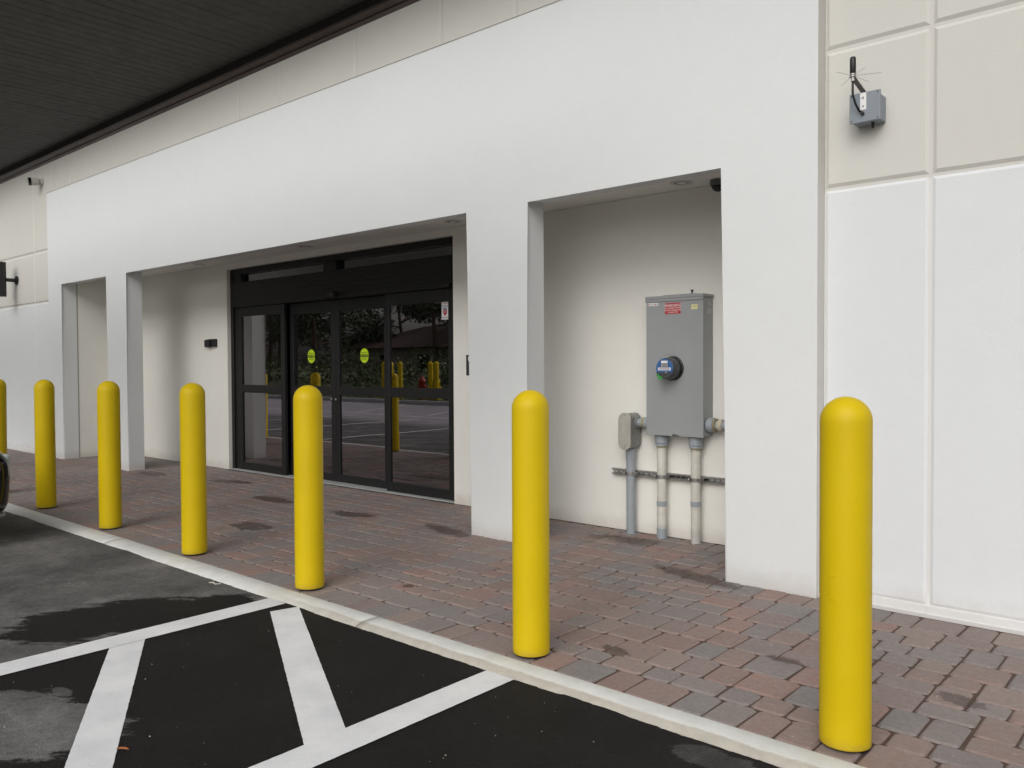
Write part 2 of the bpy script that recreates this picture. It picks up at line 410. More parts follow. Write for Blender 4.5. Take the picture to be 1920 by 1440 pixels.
M['cam_white'] = simple('camera_housing', (0.50, 0.48, 0.43), 0.45)
M['trim_white'] = simple('downlight_trim', (0.60, 0.60, 0.58), 0.45)
M['reflector'] = simple('downlight_reflector', (0.55, 0.56, 0.56), 0.2, 0.7)
M['can_dark'] = simple('downlight_can', (0.05, 0.05, 0.05), 0.5)
M['bronze'] = simple('dark_bronze_paint', (0.030, 0.026, 0.023), 0.5, var=0.08)
M['fascia_brown'] = simple('brown_fascia_flange', (0.085, 0.060, 0.052), 0.5, var=0.08)
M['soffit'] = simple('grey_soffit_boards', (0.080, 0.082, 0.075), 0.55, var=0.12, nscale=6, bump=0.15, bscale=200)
M['post_green'] = simple('pale_green_steel', (0.42, 0.50, 0.38), 0.5)
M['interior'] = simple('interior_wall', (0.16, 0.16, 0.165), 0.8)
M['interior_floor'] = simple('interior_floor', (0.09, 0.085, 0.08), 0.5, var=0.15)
M['screen'] = simple('slatted_screen', (0.42, 0.43, 0.45), 0.6)
M['bench'] = simple('dark_bench', (0.035, 0.02, 0.03), 0.5)
M['sealant'] = simple('grey_sealant', (0.30, 0.29, 0.27), 0.8)
M['rust'] = simple('rust_stain', (0.2, 0.06, 0.03), 0.8)

# ------------------------------------------------------------------ ground
def rag(x, s=1.0):
    return s*(0.5*math.sin(x*31.7+1.3)+0.3*math.sin(x*77.1+4.0)+0.35*math.sin(x*143.0+0.6)+0.25*math.sin(x*9.3))

ZA = -0.012                                     # asphalt level
bm = NB()
xs = [-16 + 0.012*i for i in range(int(19/0.012)+1)]
front = []
for x in xs:
    e = 2.560 + rag(x, 0.0028) + (0.012*max(0, math.sin(x*3.1+1))**6) + random.uniform(-.0015, .0015)
    if -2.02 < x < -1.93: e += 0.012*math.sin((x+2.02)/0.09*PI)
    front.append(bm.verts.new((x, e, ZA)))
back = [bm.verts.new((x, -7.5, ZA)) for x in (-16, 3)]
l0 = bm.verts.new((-60, -7.5, ZA)); l1 = bm.verts.new((-60, 2.560, ZA)); r0 = bm.verts.new((60, -7.5, ZA)); r1 = bm.verts.new((60, 2.560, ZA))
bm.faces.new([back[0]] + [back[1]] + front[::-1]); bm.faces.new([l0, back[0], front[0], l1]); bm.faces.new([back[1], r0, r1, front[-1]])
bmesh.ops.triangulate(bm, faces=bm.faces[:])
for f in bm.faces:
    f.normal_update()
    if f.normal.z < 0: f.normal_flip()
obj('asphalt', bm, M['asphalt'], recalc=False)['kind'] = 'structure'

# natural ground to the horizon (below everything) and the grass verge beyond the lot
bm = NB(); box(bm, -400, 400, -400, 400, -0.42, -0.40)
g = simple('soil_and_grass', (0.065, 0.075, 0.03), 0.95, var=0.4, nscale=1.5, bump=0.5, bscale=20)
obj('ground', bm, g)['kind'] = 'structure'
bm = NB(); box(bm, -120, 120, -140, -7.66, -0.4, 0.06); obj('grass_verge', bm, g)['kind'] = 'structure'

# kerb in cast lengths
kerb = empty('kerb', (0, 2.63, 0)); kerb['kind'] = 'structure'
def kerb_piece(x0, x1):
    prof = [(2.712, -0.15), (2.712, 0.001), (2.706, 0.004), (2.632, 0.003), (2.615, 0.001), (2.596, -0.004), (2.576, -0.0105), (2.566, -0.018), (2.558, -0.035), (2.555, -0.15)]
    bm = NB(); n = max(2, int((x1-x0)/0.06)); rows = []
    for i in range(n+1):
        x = x0 + (x1-x0)*i/n; w = 0.0005*math.sin(x*5)+0.0004*math.sin(x*17)
        rows.append([bm.verts.new((x, y, z + (w if z > -0.1 else 0))) for y, z in prof])
    for A, B in zip(rows, rows[1:]):
        for k in range(len(prof)-1): bm.faces.new((A[k], A[k+1], B[k+1], B[k]))
    bm.faces.new(rows[0][::-1]); bm.faces.new(rows[-1])
    o = obj('kerb_length', bm, M['kerb'], kerb)
    for p in o.data.polygons: p.use_smooth = abs(p.normal.x) < 0.5
jx = [-24, -21, -18, -15.4, -12.35, -9.3, -6.33, -3.33, -0.35, 2.7, 5.7]
for a, b in zip(jx, jx[1:]): kerb_piece(a+0.003, b-0.003)

# road markings
def strip(name, pts, label):
    """pts: outline (x, y) with slightly uneven edges"""
    bm = NB(); out = []
    for i, p in enumerate(pts):
        q = pts[(i+1) % len(pts)]; L = math.dist(p, q); n = max(1, int(L/0.02))
        nx, ny = -(q[1]-p[1])/L, (q[0]-p[0])/L
        for k in range(n):
            t = k/n; j = random.uniform(-.0009, .0009) if 0 < k else 0
            out.append(bm.verts.new((p[0]+(q[0]-p[0])*t + nx*j, p[1]+(q[1]-p[1])*t + ny*j, 0)))
    f = bm.faces.new(out); bmesh.ops.triangulate(bm, faces=[f])
    for f in bm.faces:
        f.normal_update()
        if f.normal.z < 0: f.normal_flip()
    return bm
def marking(pts, z=ZA+0.004):
    pts = [(x*0.9865, y*0.9865) if y < 2.4 or True else (x, y) for x, y in pts]
    bm = strip('m', pts, '')
    for v in bm.verts: v.co.z = z
    o = obj('parking_line', bm, M['paint'], recalc=False); o['kind'] = 'structure'; return o
marking([(-4.152, -5.6), (-3.988, -5.6), (-3.988, 2.592), (-4.152, 2.590)])
marking([(-2.444, -5.6), (-2.284, -5.6), (-2.284, 2.590), (-2.444, 2.590)])
def diag(yl):     # hatch stripe falling to the right between the two stall lines
    marking([(-4.05, yl+.036), (-2.38, yl-0.882), (-2.38, yl-0.709), (-4.05, yl+0.206)], ZA+0.0022)
marking([(-3.925, 2.455), (-2.38, 1.623), (-2.38, 1.801), (-3.885, 2.610)], ZA+0.0022)
for i, yl in enumerate((1.632, 0.80, -0.03, -0.86, -1.69, -2.52, -3.35, -4.18)): diag(yl)
for x in (-12.4, -15.15, -17.9): marking([(x-.05, -2.6), (x+.05, -2.6), (x+.05, 2.53), (x-.05, 2.53)])
for x in (-30, -27, -24, -21, -18, -15, -12): marking([(x-.05, -7.2), (x+.05, -7.2), (x+2.05, -3.6), (x+1.95, -3.6)])
marking([(-40, -3.2), (20, -3.2), (20, -3.08), (-40, -3.08)])
bm = NB(); box(bm, -60, 60, -7.66, -7.5, -0.3, 0.12, 0.015, 2)
fk = obj('far_kerb', bm, simple('far_kerb_concrete', (0.50, 0.49, 0.46), 0.8, var=0.1)); fk['kind'] = 'structure'

# ------------------------------------------------------------------ pavement of tumbled pavers
pav = empty('pavement', (0, 3.6, 0)); pav['kind'] = 'structure'
bm = NB(); box(bm, -24, 4.0, 2.712, 5.58, -0.12, -0.0080); obj('joint_sand', bm, M['sand'], pav)
U = 0.0695
rects = []                                      # (x0, x1, y0, y1)
def course(y0, y1, xa, xb, w=0.139):
    x = xa
    while x < xb:
        ww = w*random.choice((1, 1, 1, 1, 1.5)); rects.append((x, min(x+ww, xb), y0, y1)); x += ww
def field(xa, xb, ya, yb):
    nx = int(round((xb-xa)/U)); ny = int(round((yb-ya)/U)); sx = (xb-xa)/nx; sy = (yb-ya)/ny
    occ = [[False]*ny for _ in range(nx)]
    for i in range(nx):
        for j in range(ny):
            if occ[i][j]: continue
            opts = [(2, 3)]*9 + [(3, 2)]*4 + [(2, 2)]*5 + [(3, 3)]*3
            random.shuffle(opts); opts += [(2, 1), (1, 2), (1, 3), (1, 1)]
            for (w, h) in opts:
                if i+w > nx or j+h > ny: continue
                if any(occ[a][b] for a in range(i, i+w) for b in range(j, j+h)): continue
                # no one-unit slot may be left beside it
                k = j+h
                if w > 1 and k < ny and not occ[i][k] and (k+1 >= ny or occ[i][k+1]): continue
                if w > 1 and i+w == nx-1: continue
                for a in range(i, i+w):
                    for b in range(j, j+h): occ[a][b] = True
                rects.append((xa+i*sx, xa+(i+w)*sx, ya+j*sy, ya+(j+h)*sy)); break
course(2.716, 2.920, -16.5, 3.2)
field(-16.5, 3.2, 2.920, 4.318)
course(4.318, 4.5295, -16.5, 3.2)
field(-12.45, -2.33, 4.528, 5.415)
GAP = 0.0042
def stone(bm, w, d, cx, cy, dz=0.0, tx=0.0, ty=0.0):
    w -= 2*GAP; d -= 2*GAP; c = 0.013; b = 0.008
    def ring(iw, id_, z, cc):
        pts = [(-iw+cc,-id_),(iw-cc,-id_),(iw,-id_+cc),(iw,id_-cc),(iw-cc,id_),(-iw+cc,id_),(-iw,id_-cc),(-iw,-id_+cc)]
        return [bm.verts.new((cx+x, cy+y, z + dz + tx*x + ty*y)) for x, y in pts]
    jit = [(random.gauss(0, .0016), random.gauss(0, .0016)) for _ in range(8)]
    A = ring(w/2, d/2, -0.03, c); B = ring(w/2, d/2, -0.0075, c); D = ring(w/2-b, d/2-b, 0.0, c*0.8)
    for P in (A, B, D):
        for v, (jx_, jy_) in zip(P, jit): v.co.x += jx_; v.co.y += jy_
    for P, Q in ((A, B), (B, D)):
        for k in range(8): bm.faces.new((P[k], P[(k+1) % 8], Q[(k+1) % 8], Q[k]))
    bm.faces.new(D)
inv = mw.inverted()
def scr(x, y, z):
    p = inv @ Vector((x, y, z))
    if p.z > -0.2: return None
    s = 1549/1920*1024/-p.z*1.875/1.875
    return 512 + p.x/-p.z*1549/1.875, 384 - p.y/-p.z*1549/1.875, -p.z
near = []; rest = []
for q in rects:
    cx, cy = (q[0]+q[1])/2, (q[2]+q[3])/2; s = scr(cx, cy, 0)
    blocked = s is None or not (-15 < s[0] < 1040 and s[1] < 785)
    (rest if blocked else near).append((999 if s is None else s[2]/math.sqrt((q[1]-q[0])*(q[3]-q[2])/0.02), q))
near.sort(key=lambda a: a[0]); rest += near[298:]; near = near[:298]
cache = {}
for _, q in near:
    w, d = round(q[1]-q[0], 3), round(q[3]-q[2], 3)
    key = (w, d, random.randrange(6))
    if key not in cache:
        bm = NB(); stone(bm, w, d, 0, 0); o = obj('paver', bm, M['paver'], None); cache[key] = o.data
    else:
        o = bpy.data.objects.new('paver', cache[key]); C.objects.link(o)
    o.parent = pav; o.location = ((q[0]+q[1])/2, (q[2]+q[3])/2 - 3.6, random.uniform(-.0018, .0012))
    o.rotation_euler = (random.gauss(0, .007), random.gauss(0, .007), random.gauss(0, .008))
bm = NB()
for _, q in rest:
    if q[2] < 0: continue
    stone(bm, q[1]-q[0], q[3]-q[2], (q[0]+q[1])/2, (q[2]+q[3])/2, random.uniform(-.0018, .0012), random.gauss(0, .006), random.gauss(0, .006))
o = obj('paver_field', bm, M['paver_island'], pav); o['kind'] = 'stuff'

# small grit scattered on paving and asphalt
bm = NB()
for i in range(420):
    x = random.uniform(-8, 0.6); y = random.uniform(2.75, 4.5) if random.random() < 0.78 else random.uniform(0.9, 2.5)
    z = 0.0 if y > 2.7 else ZA; r = random.uniform(.0012, .0034)
    res = bmesh.ops.create_icosphere(bm, subdivisions=1, radius=r, matrix=Matrix.Translation((x, y, z+r*0.5)) @ Matrix.Diagonal((1, random.uniform(.6, 1), .6, 1)))
o = obj('grit', bm, simple('pale_grit', (0.50, 0.46, 0.38), 0.8, var=0.2)); tag(o, 'pale grit scattered over the pavers and the wet asphalt', 'grit', kind='stuff')

# ------------------------------------------------------------------ store building
B = empty('store_building', (-7, 4.6, 0))
tag(B, 'pale stucco store wall with a white arcade projecting before beige grooved panels', 'building')
PF, PB = 4.53, 4.735                            # arcade face front / back
outline = [(-12.93, -0.05), (-12.93, 3.80), (-1.757, 3.80), (-1.757, -0.05), (-2.315, -0.05), (-2.315, 2.485), (-3.867, 2.485), (-3.867, -0.05),
           (-4.44, -0.05), (-4.44, 2.485), (-10.40, 2.485), (-10.40, -0.05), (-10.945, -0.05), (-10.945, 2.485), (-12.46, 2.485), (-12.46, -0.05)]
bm = NB(); prism(bm, outline, PF, PB)
es = [e for e in bm.edges if all(abs(v.co.y-PF) < 1e-4 for v in e.verts) and all(v.co.z < 2.6 for v in e.verts) and not all(v.co.z < -.01 for v in e.verts)
      and not all(v.co.x > -1.8 for v in e.verts) and not all(v.co.x < -12.8 for v in e.verts)]
bmesh.ops.bevel(bm, geom=es, offset=0.022, segments=3, profile=0.5, affect='EDGES')
strip_bm = NB(); box(strip_bm, -12.932, -1.755, 4.527, 4.618, 3.8008, 3.806); obj('top_strip', strip_bm, M['sealant'], B)  # thin grey strip along the top edge of the arcade
o = obj('arcade_wall', bm, [M['white'], M['groove']], B)
for p in o.data.polygons:
    if p.normal.x > 0.95 and (p.center.x - 0) > 5.0: p.material_index = 1
# upper and side cladding, grooves between chamfered panels
XS_R = [-1.757, -1.209, 1.25, 4.2]
XS_L = [-24.0, -21.2, -18.9, -16.3, -13.72, -12.93]
XS_T = [-16.3, -13.72, -13.08, -12.32, -10.89, -10.14, -7.86, -7.10, -5.91, -4.82, -4.03, -2.6, -1.209, 1.25, 4.2]
def panel(x0, x1, z0, z1, mat, g=0.024, c=0.022, y=4.62, dep=0.010, gz0=None):
    bm = NB(); gz0 = g if gz0 is None else gz0
    a = [(x0+g, z0+gz0), (x1-g, z0+gz0), (x1-g, z1-g), (x0+g, z1-g)]
    i = [(x0+g+c, z0+gz0+c), (x1-g-c, z0+gz0+c), (x1-g-c, z1-g-c), (x0+g+c, z1-g-c)]
    bk = [bm.verts.new((x, y+dep+.004, z)) for x, z in a]; A = [bm.verts.new((x, y+dep, z)) for x, z in a]; D = [bm.verts.new((x, y, z)) for x, z in i]
    for k in range(4):
        bm.faces.new((A[k], A[(k+1) % 4], D[(k+1) % 4], D[k])); bm.faces.new((bk[k], bk[(k+1) % 4], A[(k+1) % 4], A[k]))
    bm.faces.new(D); bm.faces.new(bk[::-1])
    return obj('wall_panel', bm, mat, B)
for XS in (XS_R, XS_L):
    for a, b in zip(XS, XS[1:]):
        panel(a, b, 0.042, 2.262, M['panel_white'], 0.009, 0.015, dep=0.006, gz0=0.0)
        panel(a, b, 2.262, 3.022, M['beige'], 0.010, 0.018)
        if XS is XS_L: panel(a, b, 3.022, 4.615, M['beige'], 0.010, 0.018)
panel(-1.757, -1.209, 3.022, 4.615, M['beige'], 0.010, 0.018); panel(-1.209, 1.25, 3.022, 4.615, M['beige'], 0.010, 0.018); panel(1.25, 4.2, 3.022, 4.615, M['beige'], 0.010, 0.018)
top = [-12.93] + [x for x in XS_T if -12.93 < x < -1.757] + [-1.757]
for a, b in zip(top, top[1:]): panel(a, b, 3.72, 4.615, M['beige'], 0.010, 0.016)
bm = NB(); box(bm, -12.461, -1.756, 4.631, 4.737, 3.70, 4.615); obj('backing_wall', bm, M['groove'], B)
for xa, xb, yb in ((-1.7555, 4.2, 5.6), (-24.0, -12.606, 5.42)):
    bm = NB(); box(bm, xa, xb, 4.627, yb, 0.0, 2.249); obj('backing_wall', bm, M['groove_light'], B)
    bm = NB(); box(bm, xa, xb, 4.631, yb, 2.2495, 4.615); obj('backing_wall', bm, M['groove'], B)
bm = NB(); box(bm, -12.46, -1.757, 4.7375, 5.6, 2.66, 5.2); obj('backing_wall', bm, M['groove'], B)
bm = NB(); box(bm, -24.0, 4.2, 4.646, 9.6, 5.201, 5.35); obj('roof', bm, M['beige'], B)
bm = NB(); box(bm, -24.0, 4.2, 3.75, 4.645, 4.62, 4.82, 0.01); obj('added_shade_eave', bm, M['bronze'], B)  # unseen eave, added only to shade the upper wall
# plinth ledge below the panels
def ledge(x0, x1):
    bm = NB(); pr = [(4.6265, -0.05), (4.552, -0.05), (4.550, 0.012), (4.556, 0.018), (4.6265, 0.034)]
    A = [bm.verts.new((x0, y, z)) for y, z in pr]; D = [bm.verts.new((x1, y, z)) for y, z in pr]
    for k in range(4): bm.faces.new((A[k], A[k+1], D[k+1], D[k]))
    bm.faces.new(A[::-1]); bm.faces.new(D); return obj('plinth', bm, M['plinth'], B)
ledge(-1.755, -1.2095); ledge(-1.2085, 1.249); ledge(1.251, 4.2)
ledge(-24, -13.722); ledge(-13.718, -12.932)
# recessed walk: back wall, ends, ceiling
bm = NB(); box(bm, -12.46, -9.5575, 5.42, 5.62, 0.0, 2.58); obj('recess_wall', bm, M['recess'], B)
bm = NB(); box(bm, -5.5175, -1.757, 5.42, 5.62, 0.0, 2.58); obj('recess_wall', bm, M['recess'], B)
bm = NB(); box(bm, -9.5575, -5.5175, 5.42, 5.62, 2.5085, 2.58); obj('recess_wall', bm, M['recess'], B)
bm = NB(); box(bm, -12.60, -12.462, 4.75, 5.42, 0.0, 2.58); obj('recess_end_wall', bm, M['recess'], B)
bm = NB(); box(bm, -2.31, -1.76, 4.738, 5.419, 0.0, 2.575); obj('recess_end_wall', bm, M['recess'], B)
bm = NB(); box(bm, -12.46, -1.757, 4.7375, 5.62, 2.582, 2.655); obj('recess_ceiling', bm, M['ceiling'], B)
bm = NB(); box(bm, -12.468, -12.459, 4.735, 4.748, 0.0, 2.48); obj('sealant_joint', bm, M['sealant'], B)
# vestibule seen through the glass
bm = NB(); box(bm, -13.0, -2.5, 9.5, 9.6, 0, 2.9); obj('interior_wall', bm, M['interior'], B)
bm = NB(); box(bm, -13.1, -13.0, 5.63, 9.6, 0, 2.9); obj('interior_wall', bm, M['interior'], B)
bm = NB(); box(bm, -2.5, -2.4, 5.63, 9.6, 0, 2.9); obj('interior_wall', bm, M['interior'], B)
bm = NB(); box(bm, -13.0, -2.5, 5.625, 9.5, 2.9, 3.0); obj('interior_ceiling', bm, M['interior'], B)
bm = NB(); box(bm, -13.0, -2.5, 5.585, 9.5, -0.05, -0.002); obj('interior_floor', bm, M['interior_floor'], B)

# ------------------------------------------------------------------ automatic door
D = empty('automatic_door', (-7.54, 5.52, 0))
tag(D, 'black framed automatic sliding glass door under the widest arcade opening', 'door')
XL, XR = -9.555, -5.520
fr = lambda n, *a, p=D, b=0.003: obj(n, box(NB(), *a, b, 1), M['black'], p)
fr('jamb', XL, XL+0.060, 5.465, 5.60, 0.002, 2.505); fr('jamb', XR-0.060, XR, 5.465, 5.60, 0.002, 2.505)
fr('head', XL+0.0605, XR-0.0605, 5.465, 5.60, 2.440, 2.505)
fr('transom_bar', XL+0.0605, XR-0.0605, 5.465, 5.60, 2.322, 2.338)
fr('transom_mullion', -7.600, -7.375, 5.470, 5.60, 2.3385, 2.4395)
fr('corner_block', XL+0.0605, XL+0.24, 5.475, 5.60, 2.3385, 2.4395)
for a, b in ((XL+0.2405, -7.6005), (-7.3745, XR-0.0605)):
    obj('transom_glass', box(NB(), a, b, 5.530, 5.536, 2.3385, 2.4395), M['glass'], D)
# header cover with its shallow ridges
hd = fr('header', XL+0.0605, XR-0.0605, 5.450, 5.62, 2.030, 2.3215, b=0.004)
for z in (2.085, 2.135, 2.185, 2.235, 2.282):
    obj('header_ridge', box(NB(), XL+0.0615, XR-0.0615, 5.4455, 5.4505, z-0.004, z+0.004, 0.0015), M['black'], D)
def leaf(name, x0, x1, y0, glx, gz, mid, label, stile_r=None):
    """x0..x1 outline, glx glass x range, gz (bottom, top), mid rail (z0, z1)"""
    y1 = y0+0.045; zb, zt = 0.012, 2.028
    t = empty(name, (0, 0, 0)); t.parent = D; t.location = Vector(((x0+x1)/2, y0, 0)) - D.location
    if label: t['label'] = label
    def pc(n, *a): return obj(n, box(NB(), *a, 0.004, 1), M['black'], t)
    pc('stile', x0, glx[0], y0, y1, zb, zt); pc('stile', glx[1], x1, y0, y1, zb, zt)
    pc('rail', glx[0]+.0005, glx[1]-.0005, y0+.001, y1-.001, zb, gz[0]); pc('rail', glx[0]+.0005, glx[1]-.0005, y0+.001, y1-.001, gz[1], zt)
    pc('rail', glx[0]+.0005, glx[1]-.0005, y0+.001, y1-.001, mid[0], mid[1])
    obj('glass_pane', box(NB(), glx[0]+.001, glx[1]-.001, y0+.020, y0+.026, gz[0]+.001, mid[0]-.001), M['glass'], t)
    obj('glass_pane', box(NB(), glx[0]+.001, glx[1]-.001, y0+.020, y0+.026, mid[1]+.001, gz[1]-.001), M['glass'], t)
    return t
s1 = leaf('sidelite', -9.494, -8.405, 5.485, (-9.345, -8.478), (0.105, 1.915), (0.972, 1.068), 'fixed left glass sidelite')
l1 = leaf('sliding_leaf', -8.400, -7.552, 5.560, (-8.335, -7.603), (0.095, 1.895), (0.975, 1.068), 'left sliding leaf with a lime oval sticker')
l2 = leaf('sliding_leaf', -7.549, -6.62, 5.560, (-7.462, -6.690), (0.095, 1.895), (0.975, 1.068), 'right sliding leaf with a lime oval sticker')
s2 = leaf('sidelite', -6.572, -5.581, 5.485, (-6.520, -5.655), (0.105, 1.905), (0.975, 1.075), 'fixed right glass sidelite with a white notice')
def oval(cx, cz, y, t):
    bm = NB(); n = 40; rx, rz = 0.072, 0.078
    prism(bm, [(cx+rx*math.cos(2*PI*k/n), cz+rz*math.sin(2*PI*k/n)) for k in range(n)], y-0.0010, y-0.0002)
    o = obj('oval_sticker', bm, M['lime'], t); o['label'] = 'lime oval reading AUTOMATIC CAUTION DOOR'
    obj('sticker_band', box(NB(), cx-0.071, cx+0.071, y-0.0022, y-0.0012, cz-0.016, cz+0.014), M['ink'], t)
    text('sticker_text', 'CAUTION', 0.030, (cx, y-0.0028, cz-0.001), M['lime'], t)
    text('sticker_text', 'AUTOMATIC', 0.0200, (cx, y-0.0020, cz+0.031), M['ink'], t)
    text('sticker_text', 'DOOR', 0.028, (cx, y-0.0020, cz-0.036), M['ink'], t)
oval(-7.998, 1.408, 5.5785, l1); oval(-7.035, 1.405, 5.5785, l2)
nt = obj('notice_label', box(NB(), -5.760, -5.662, 5.5035, 5.5045, 1.735, 1.903), M['label_white'], s2)
text('notice_text', 'WARNING', 0.0185, (-5.711, 5.5028, 1.889), M['label_red'], s2)
for k, z in enumerate((1.871, 1.862, 1.853, 1.757, 1.749)):
    obj('notice_line', box(NB(), -5.752, -5.672-0.006*(k % 2), 5.5026, 5.5030, z-0.0016, z+0.0016), M['navy_ink'], s2)
obj('notice_emblem', box(NB(), -5.735, -5.690, 5.5022, 5.5030, 1.828, 1.842), M['navy_ink'], s2)
bm = NB(); prism(bm, [(-5.737, 1.824), (-5.687, 1.824), (-5.687, 1.795), (-5.712, 1.768), (-5.737, 1.795)], 5.5022, 5.5030)
obj('notice_emblem', bm, M['label_red'], s2)
text('notice_text', 'AAA', 0.017, (-5.712, 5.5019, 1.806), M['label_white'], s2)
for x, t in ((-7.585, l1), (-7.508, l2)):
    bm = NB(); lathe(bm, [(0.013, 0.0), (0.013, -0.012), (0.009, -0.016), (0.0, -0.016)], (x, 5.559, 0.925), 'Y', 16); obj('cylinder_lock', bm, M['galv'], t, smooth=True)
bm = NB(); box(bm, XL, XR, 5.425, 5.60, 0.0, 0.0115, 0.003); obj('threshold', bm, M['threshold'], D)
# presence sensors
sn = empty('door_sensor', (-7.36, 5.44, 2.06)); tag(sn, 'small black sensor centred on the header above the sliding leaves', 'sensor')
bm = NB(); box(bm, -7.395, -7.300, 5.365, 5.4445, 2.040, 2.095, 0.010, 2); obj('housing', bm, M['black_plastic'], sn)
tube(bm := NB(), [(-7.39, 5.40, 2.050), (-7.50, 5.39, 2.042), (-7.60, 5.385, 2.045), (-7.635, 5.38, 2.058)], [0.013, 0.012, 0.011, 0.008], 10); obj('hood', bm, M['black_plastic'], sn, smooth=True)
sn2 = empty('door_sensor', (-5.6, 5.45, 2.04)); tag(sn2, 'tiny black bracket at the right end of the door header above the sidelite', 'bracket')
bm = NB(); box(bm, -5.665, -5.590, 5.40, 5.4445, 2.035, 2.062, 0.005, 2); obj('arm', bm, M['black_plastic'], sn2)
bm = NB(); box(bm, -5.589, -5.555, 5.395, 5.4445, 2.030, 2.068, 0.005, 2); obj('mount', bm, M['black_plastic'], sn2)

# ------------------------------------------------------------------ bollards
LB = [('tallest looking yellow bollard standing alone in front of the right wall corner', -1.000, 2.836),
      ('yellow bollard in front of the electrical meter opening, between the arcade piers', -2.381, 2.816),
      ('yellow bollard directly in front of the left half of the glass door', -4.072, 2.812),
      ('yellow bollard in front of the plain wall with the black card reader', -5.433, 2.812),
      ('yellow bollard in front of the slim pier left of the door', -6.815, 2.820),
      ('yellow bollard in front of the far left end of the arcade', -8.260, 2.845),
      ('yellow bollard cut by the left edge of the picture beside the car', -9.60, 2.85),
      ('yellow bollard left of the picture, mirrored in the left sliding leaf', -11.80, 2.85),
      ('yellow bollard furthest left, mirrored in the left glass sidelite', -13.20, 2.85)]
def make_bollard():
    t = empty('bollard', (0, 0, 0)); r = 0.0835; H = 1.187
    prof = [(r-0.004, 0.012), (r, 0.012), (r, 0.016)] + [(r, 0.02+i*0.1) for i in range(11)] + [(r, H-r-0.012), (r, H-r)]
    for k in range(1, 13): a = k*PI/24; prof.append((r*math.cos(a), H-r+r*math.sin(a)))
    prof[-1] = (0.0, H)
    bm = lathe(NB(), [(r-0.010, 0.0125)] + prof, (0, 0, 0), 'Z', 48, caps=False)
    s = obj('sleeve', bm, M['yellow'], t, smooth=True)
    bm = lathe(NB(), [(0.066, -0.02), (0.066, 0.5)], (0, 0, 0), 'Z', 24); obj('steel_core', bm, M['steel_dark'], t)
    # raised moulding mark low on the side that faces the lot
    bm = NB()
    def arc(a0, a1, z0, z1, th=0.0018):
        n = 5; A = []; Bq = []
        for i in range(n+1):
            a = a0+(a1-a0)*i/n
            for L, rr, z in ((A, r+th, z0), (Bq, r+th, z1)): L.append(bm.verts.new((rr*math.cos(a), rr*math.sin(a), z)))
        a2 = [bm.verts.new(((r-0.001)*math.cos(a0+(a1-a0)*i/n), (r-0.001)*math.sin(a0+(a1-a0)*i/n), z0-0.001)) for i in range(n+1)]
        b2 = [bm.verts.new(((r-0.001)*math.cos(a0+(a1-a0)*i/n), (r-0.001)*math.sin(a0+(a1-a0)*i/n), z1+0.001)) for i in range(n+1)]
        for i in range(n):
            bm.faces.new((A[i], A[i+1], Bq[i+1], Bq[i])); bm.faces.new((a2[i], a2[i+1], A[i+1], A[i])); bm.faces.new((Bq[i], Bq[i+1], b2[i+1], b2[i]))
    c = R(-107)
    arc(c, c+0.28, 0.590, 0.593); arc(c, c+0.28, 0.512, 0.515)
    for z in (0.523, 0.533, 0.541, 0.553, 0.562, 0.574): arc(c-0.02, c+0.05, z, z+0.005)
    obj('moulded_mark', bm, M['yellow'], t)
    return t
proto = make_bollard()
for i, (lb, x, y) in enumerate(LB):
    t = proto if i == 0 else copy_tree(proto)
    t.location = (x, y, 0); tag(t, lb, 'bollard', 'yellow bollards along the kerb')
    t.rotation_euler = (random.gauss(0, .0022), random.gauss(0, .0022), random.gauss(0, .02))

# ------------------------------------------------------------------ electrical meter cabinet and conduits
E = empty('meter_cabinet', (-3.086, 5.42, 0.77)); tag(E, 'tall grey electrical cabinet with red warning label on the recess wall', 'electrical cabinet')
x0, x1, z0, z1 = -3.320, -2.852, 0.778, 1.775
YB = 5.265
obj('cabinet_body', box(NB(), x0+.004, x1-.004, YB+.018, 5.4195, z0+.002, z1, 0.003), M['cabinet'], E)
bm = NB()   # front cover with a notch in the bottom edge
cx = -3.075
prism(bm, [(x0, z0-.004), (x0, z1-.012), (x1, z1-.012), (x1, z0-.004), (cx+0.030, z0-.004), (cx+0.022, z0+.014), (cx-0.022, z0+.014), (cx-0.030, z0-.004)], YB, YB+0.0175, 0.003, 2)
obj('front_cover', bm, M['cabinet'], E)
obj('rain_hood', box(NB(), x0-.005, x1+.005, YB-.007, 5.4195, z1+.0005, z1+.022, 0.004, 2), M['cabinet'], E)
obj('hood_lip', box(NB(), x0-.005, x1+.005, YB-.007, YB-.0005, z1-.022, z1, 0.002), M['cabinet'], E)
obj('hub_plate', box(NB(), -3.20, -2.93, 5.30, 5.40, z1+.0225, z1+.030, 0.003), M['cabinet'], E)
bm = lathe(NB(), [(0.006, 0), (0.006, 0.016), (0.010, 0.018), (0.010, 0.028), (0, 0.03)], (-2.975, 5.33, z1+.030), 'Z', 12); obj('stud', bm, M['black_plastic'], E)
def lab(n, a, b, c, d, m, y=YB): return obj(n, box(NB(), a, b, y-.0008, y-.0002, c, d), M[m], E)
o = lab('warning_label', -3.160, -3.030, 1.662, 1.741, 'label_red'); o['label'] = 'red warning label with white lettering'
text('warning_text', 'WARNING', 0.0285, (-3.095, YB-.0013, 1.722), M['label_white'], E)
text('warning_text', 'SECONDARY POWER', 0.0138, (-3.095, YB-.0013, 1.703), M['label_white'], E)
text('warning_text', 'SOURCE GENERATOR', 0.0135, (-3.095, YB-.0013, 1.688), M['label_white'], E)
text('warning_text', 'CONNECTED', 0.0138, (-3.095, YB-.0013, 1.673), M['label_white'], E)
lab('maker_label', -3.305, -3.215, 1.727, 1.748, 'label_white')
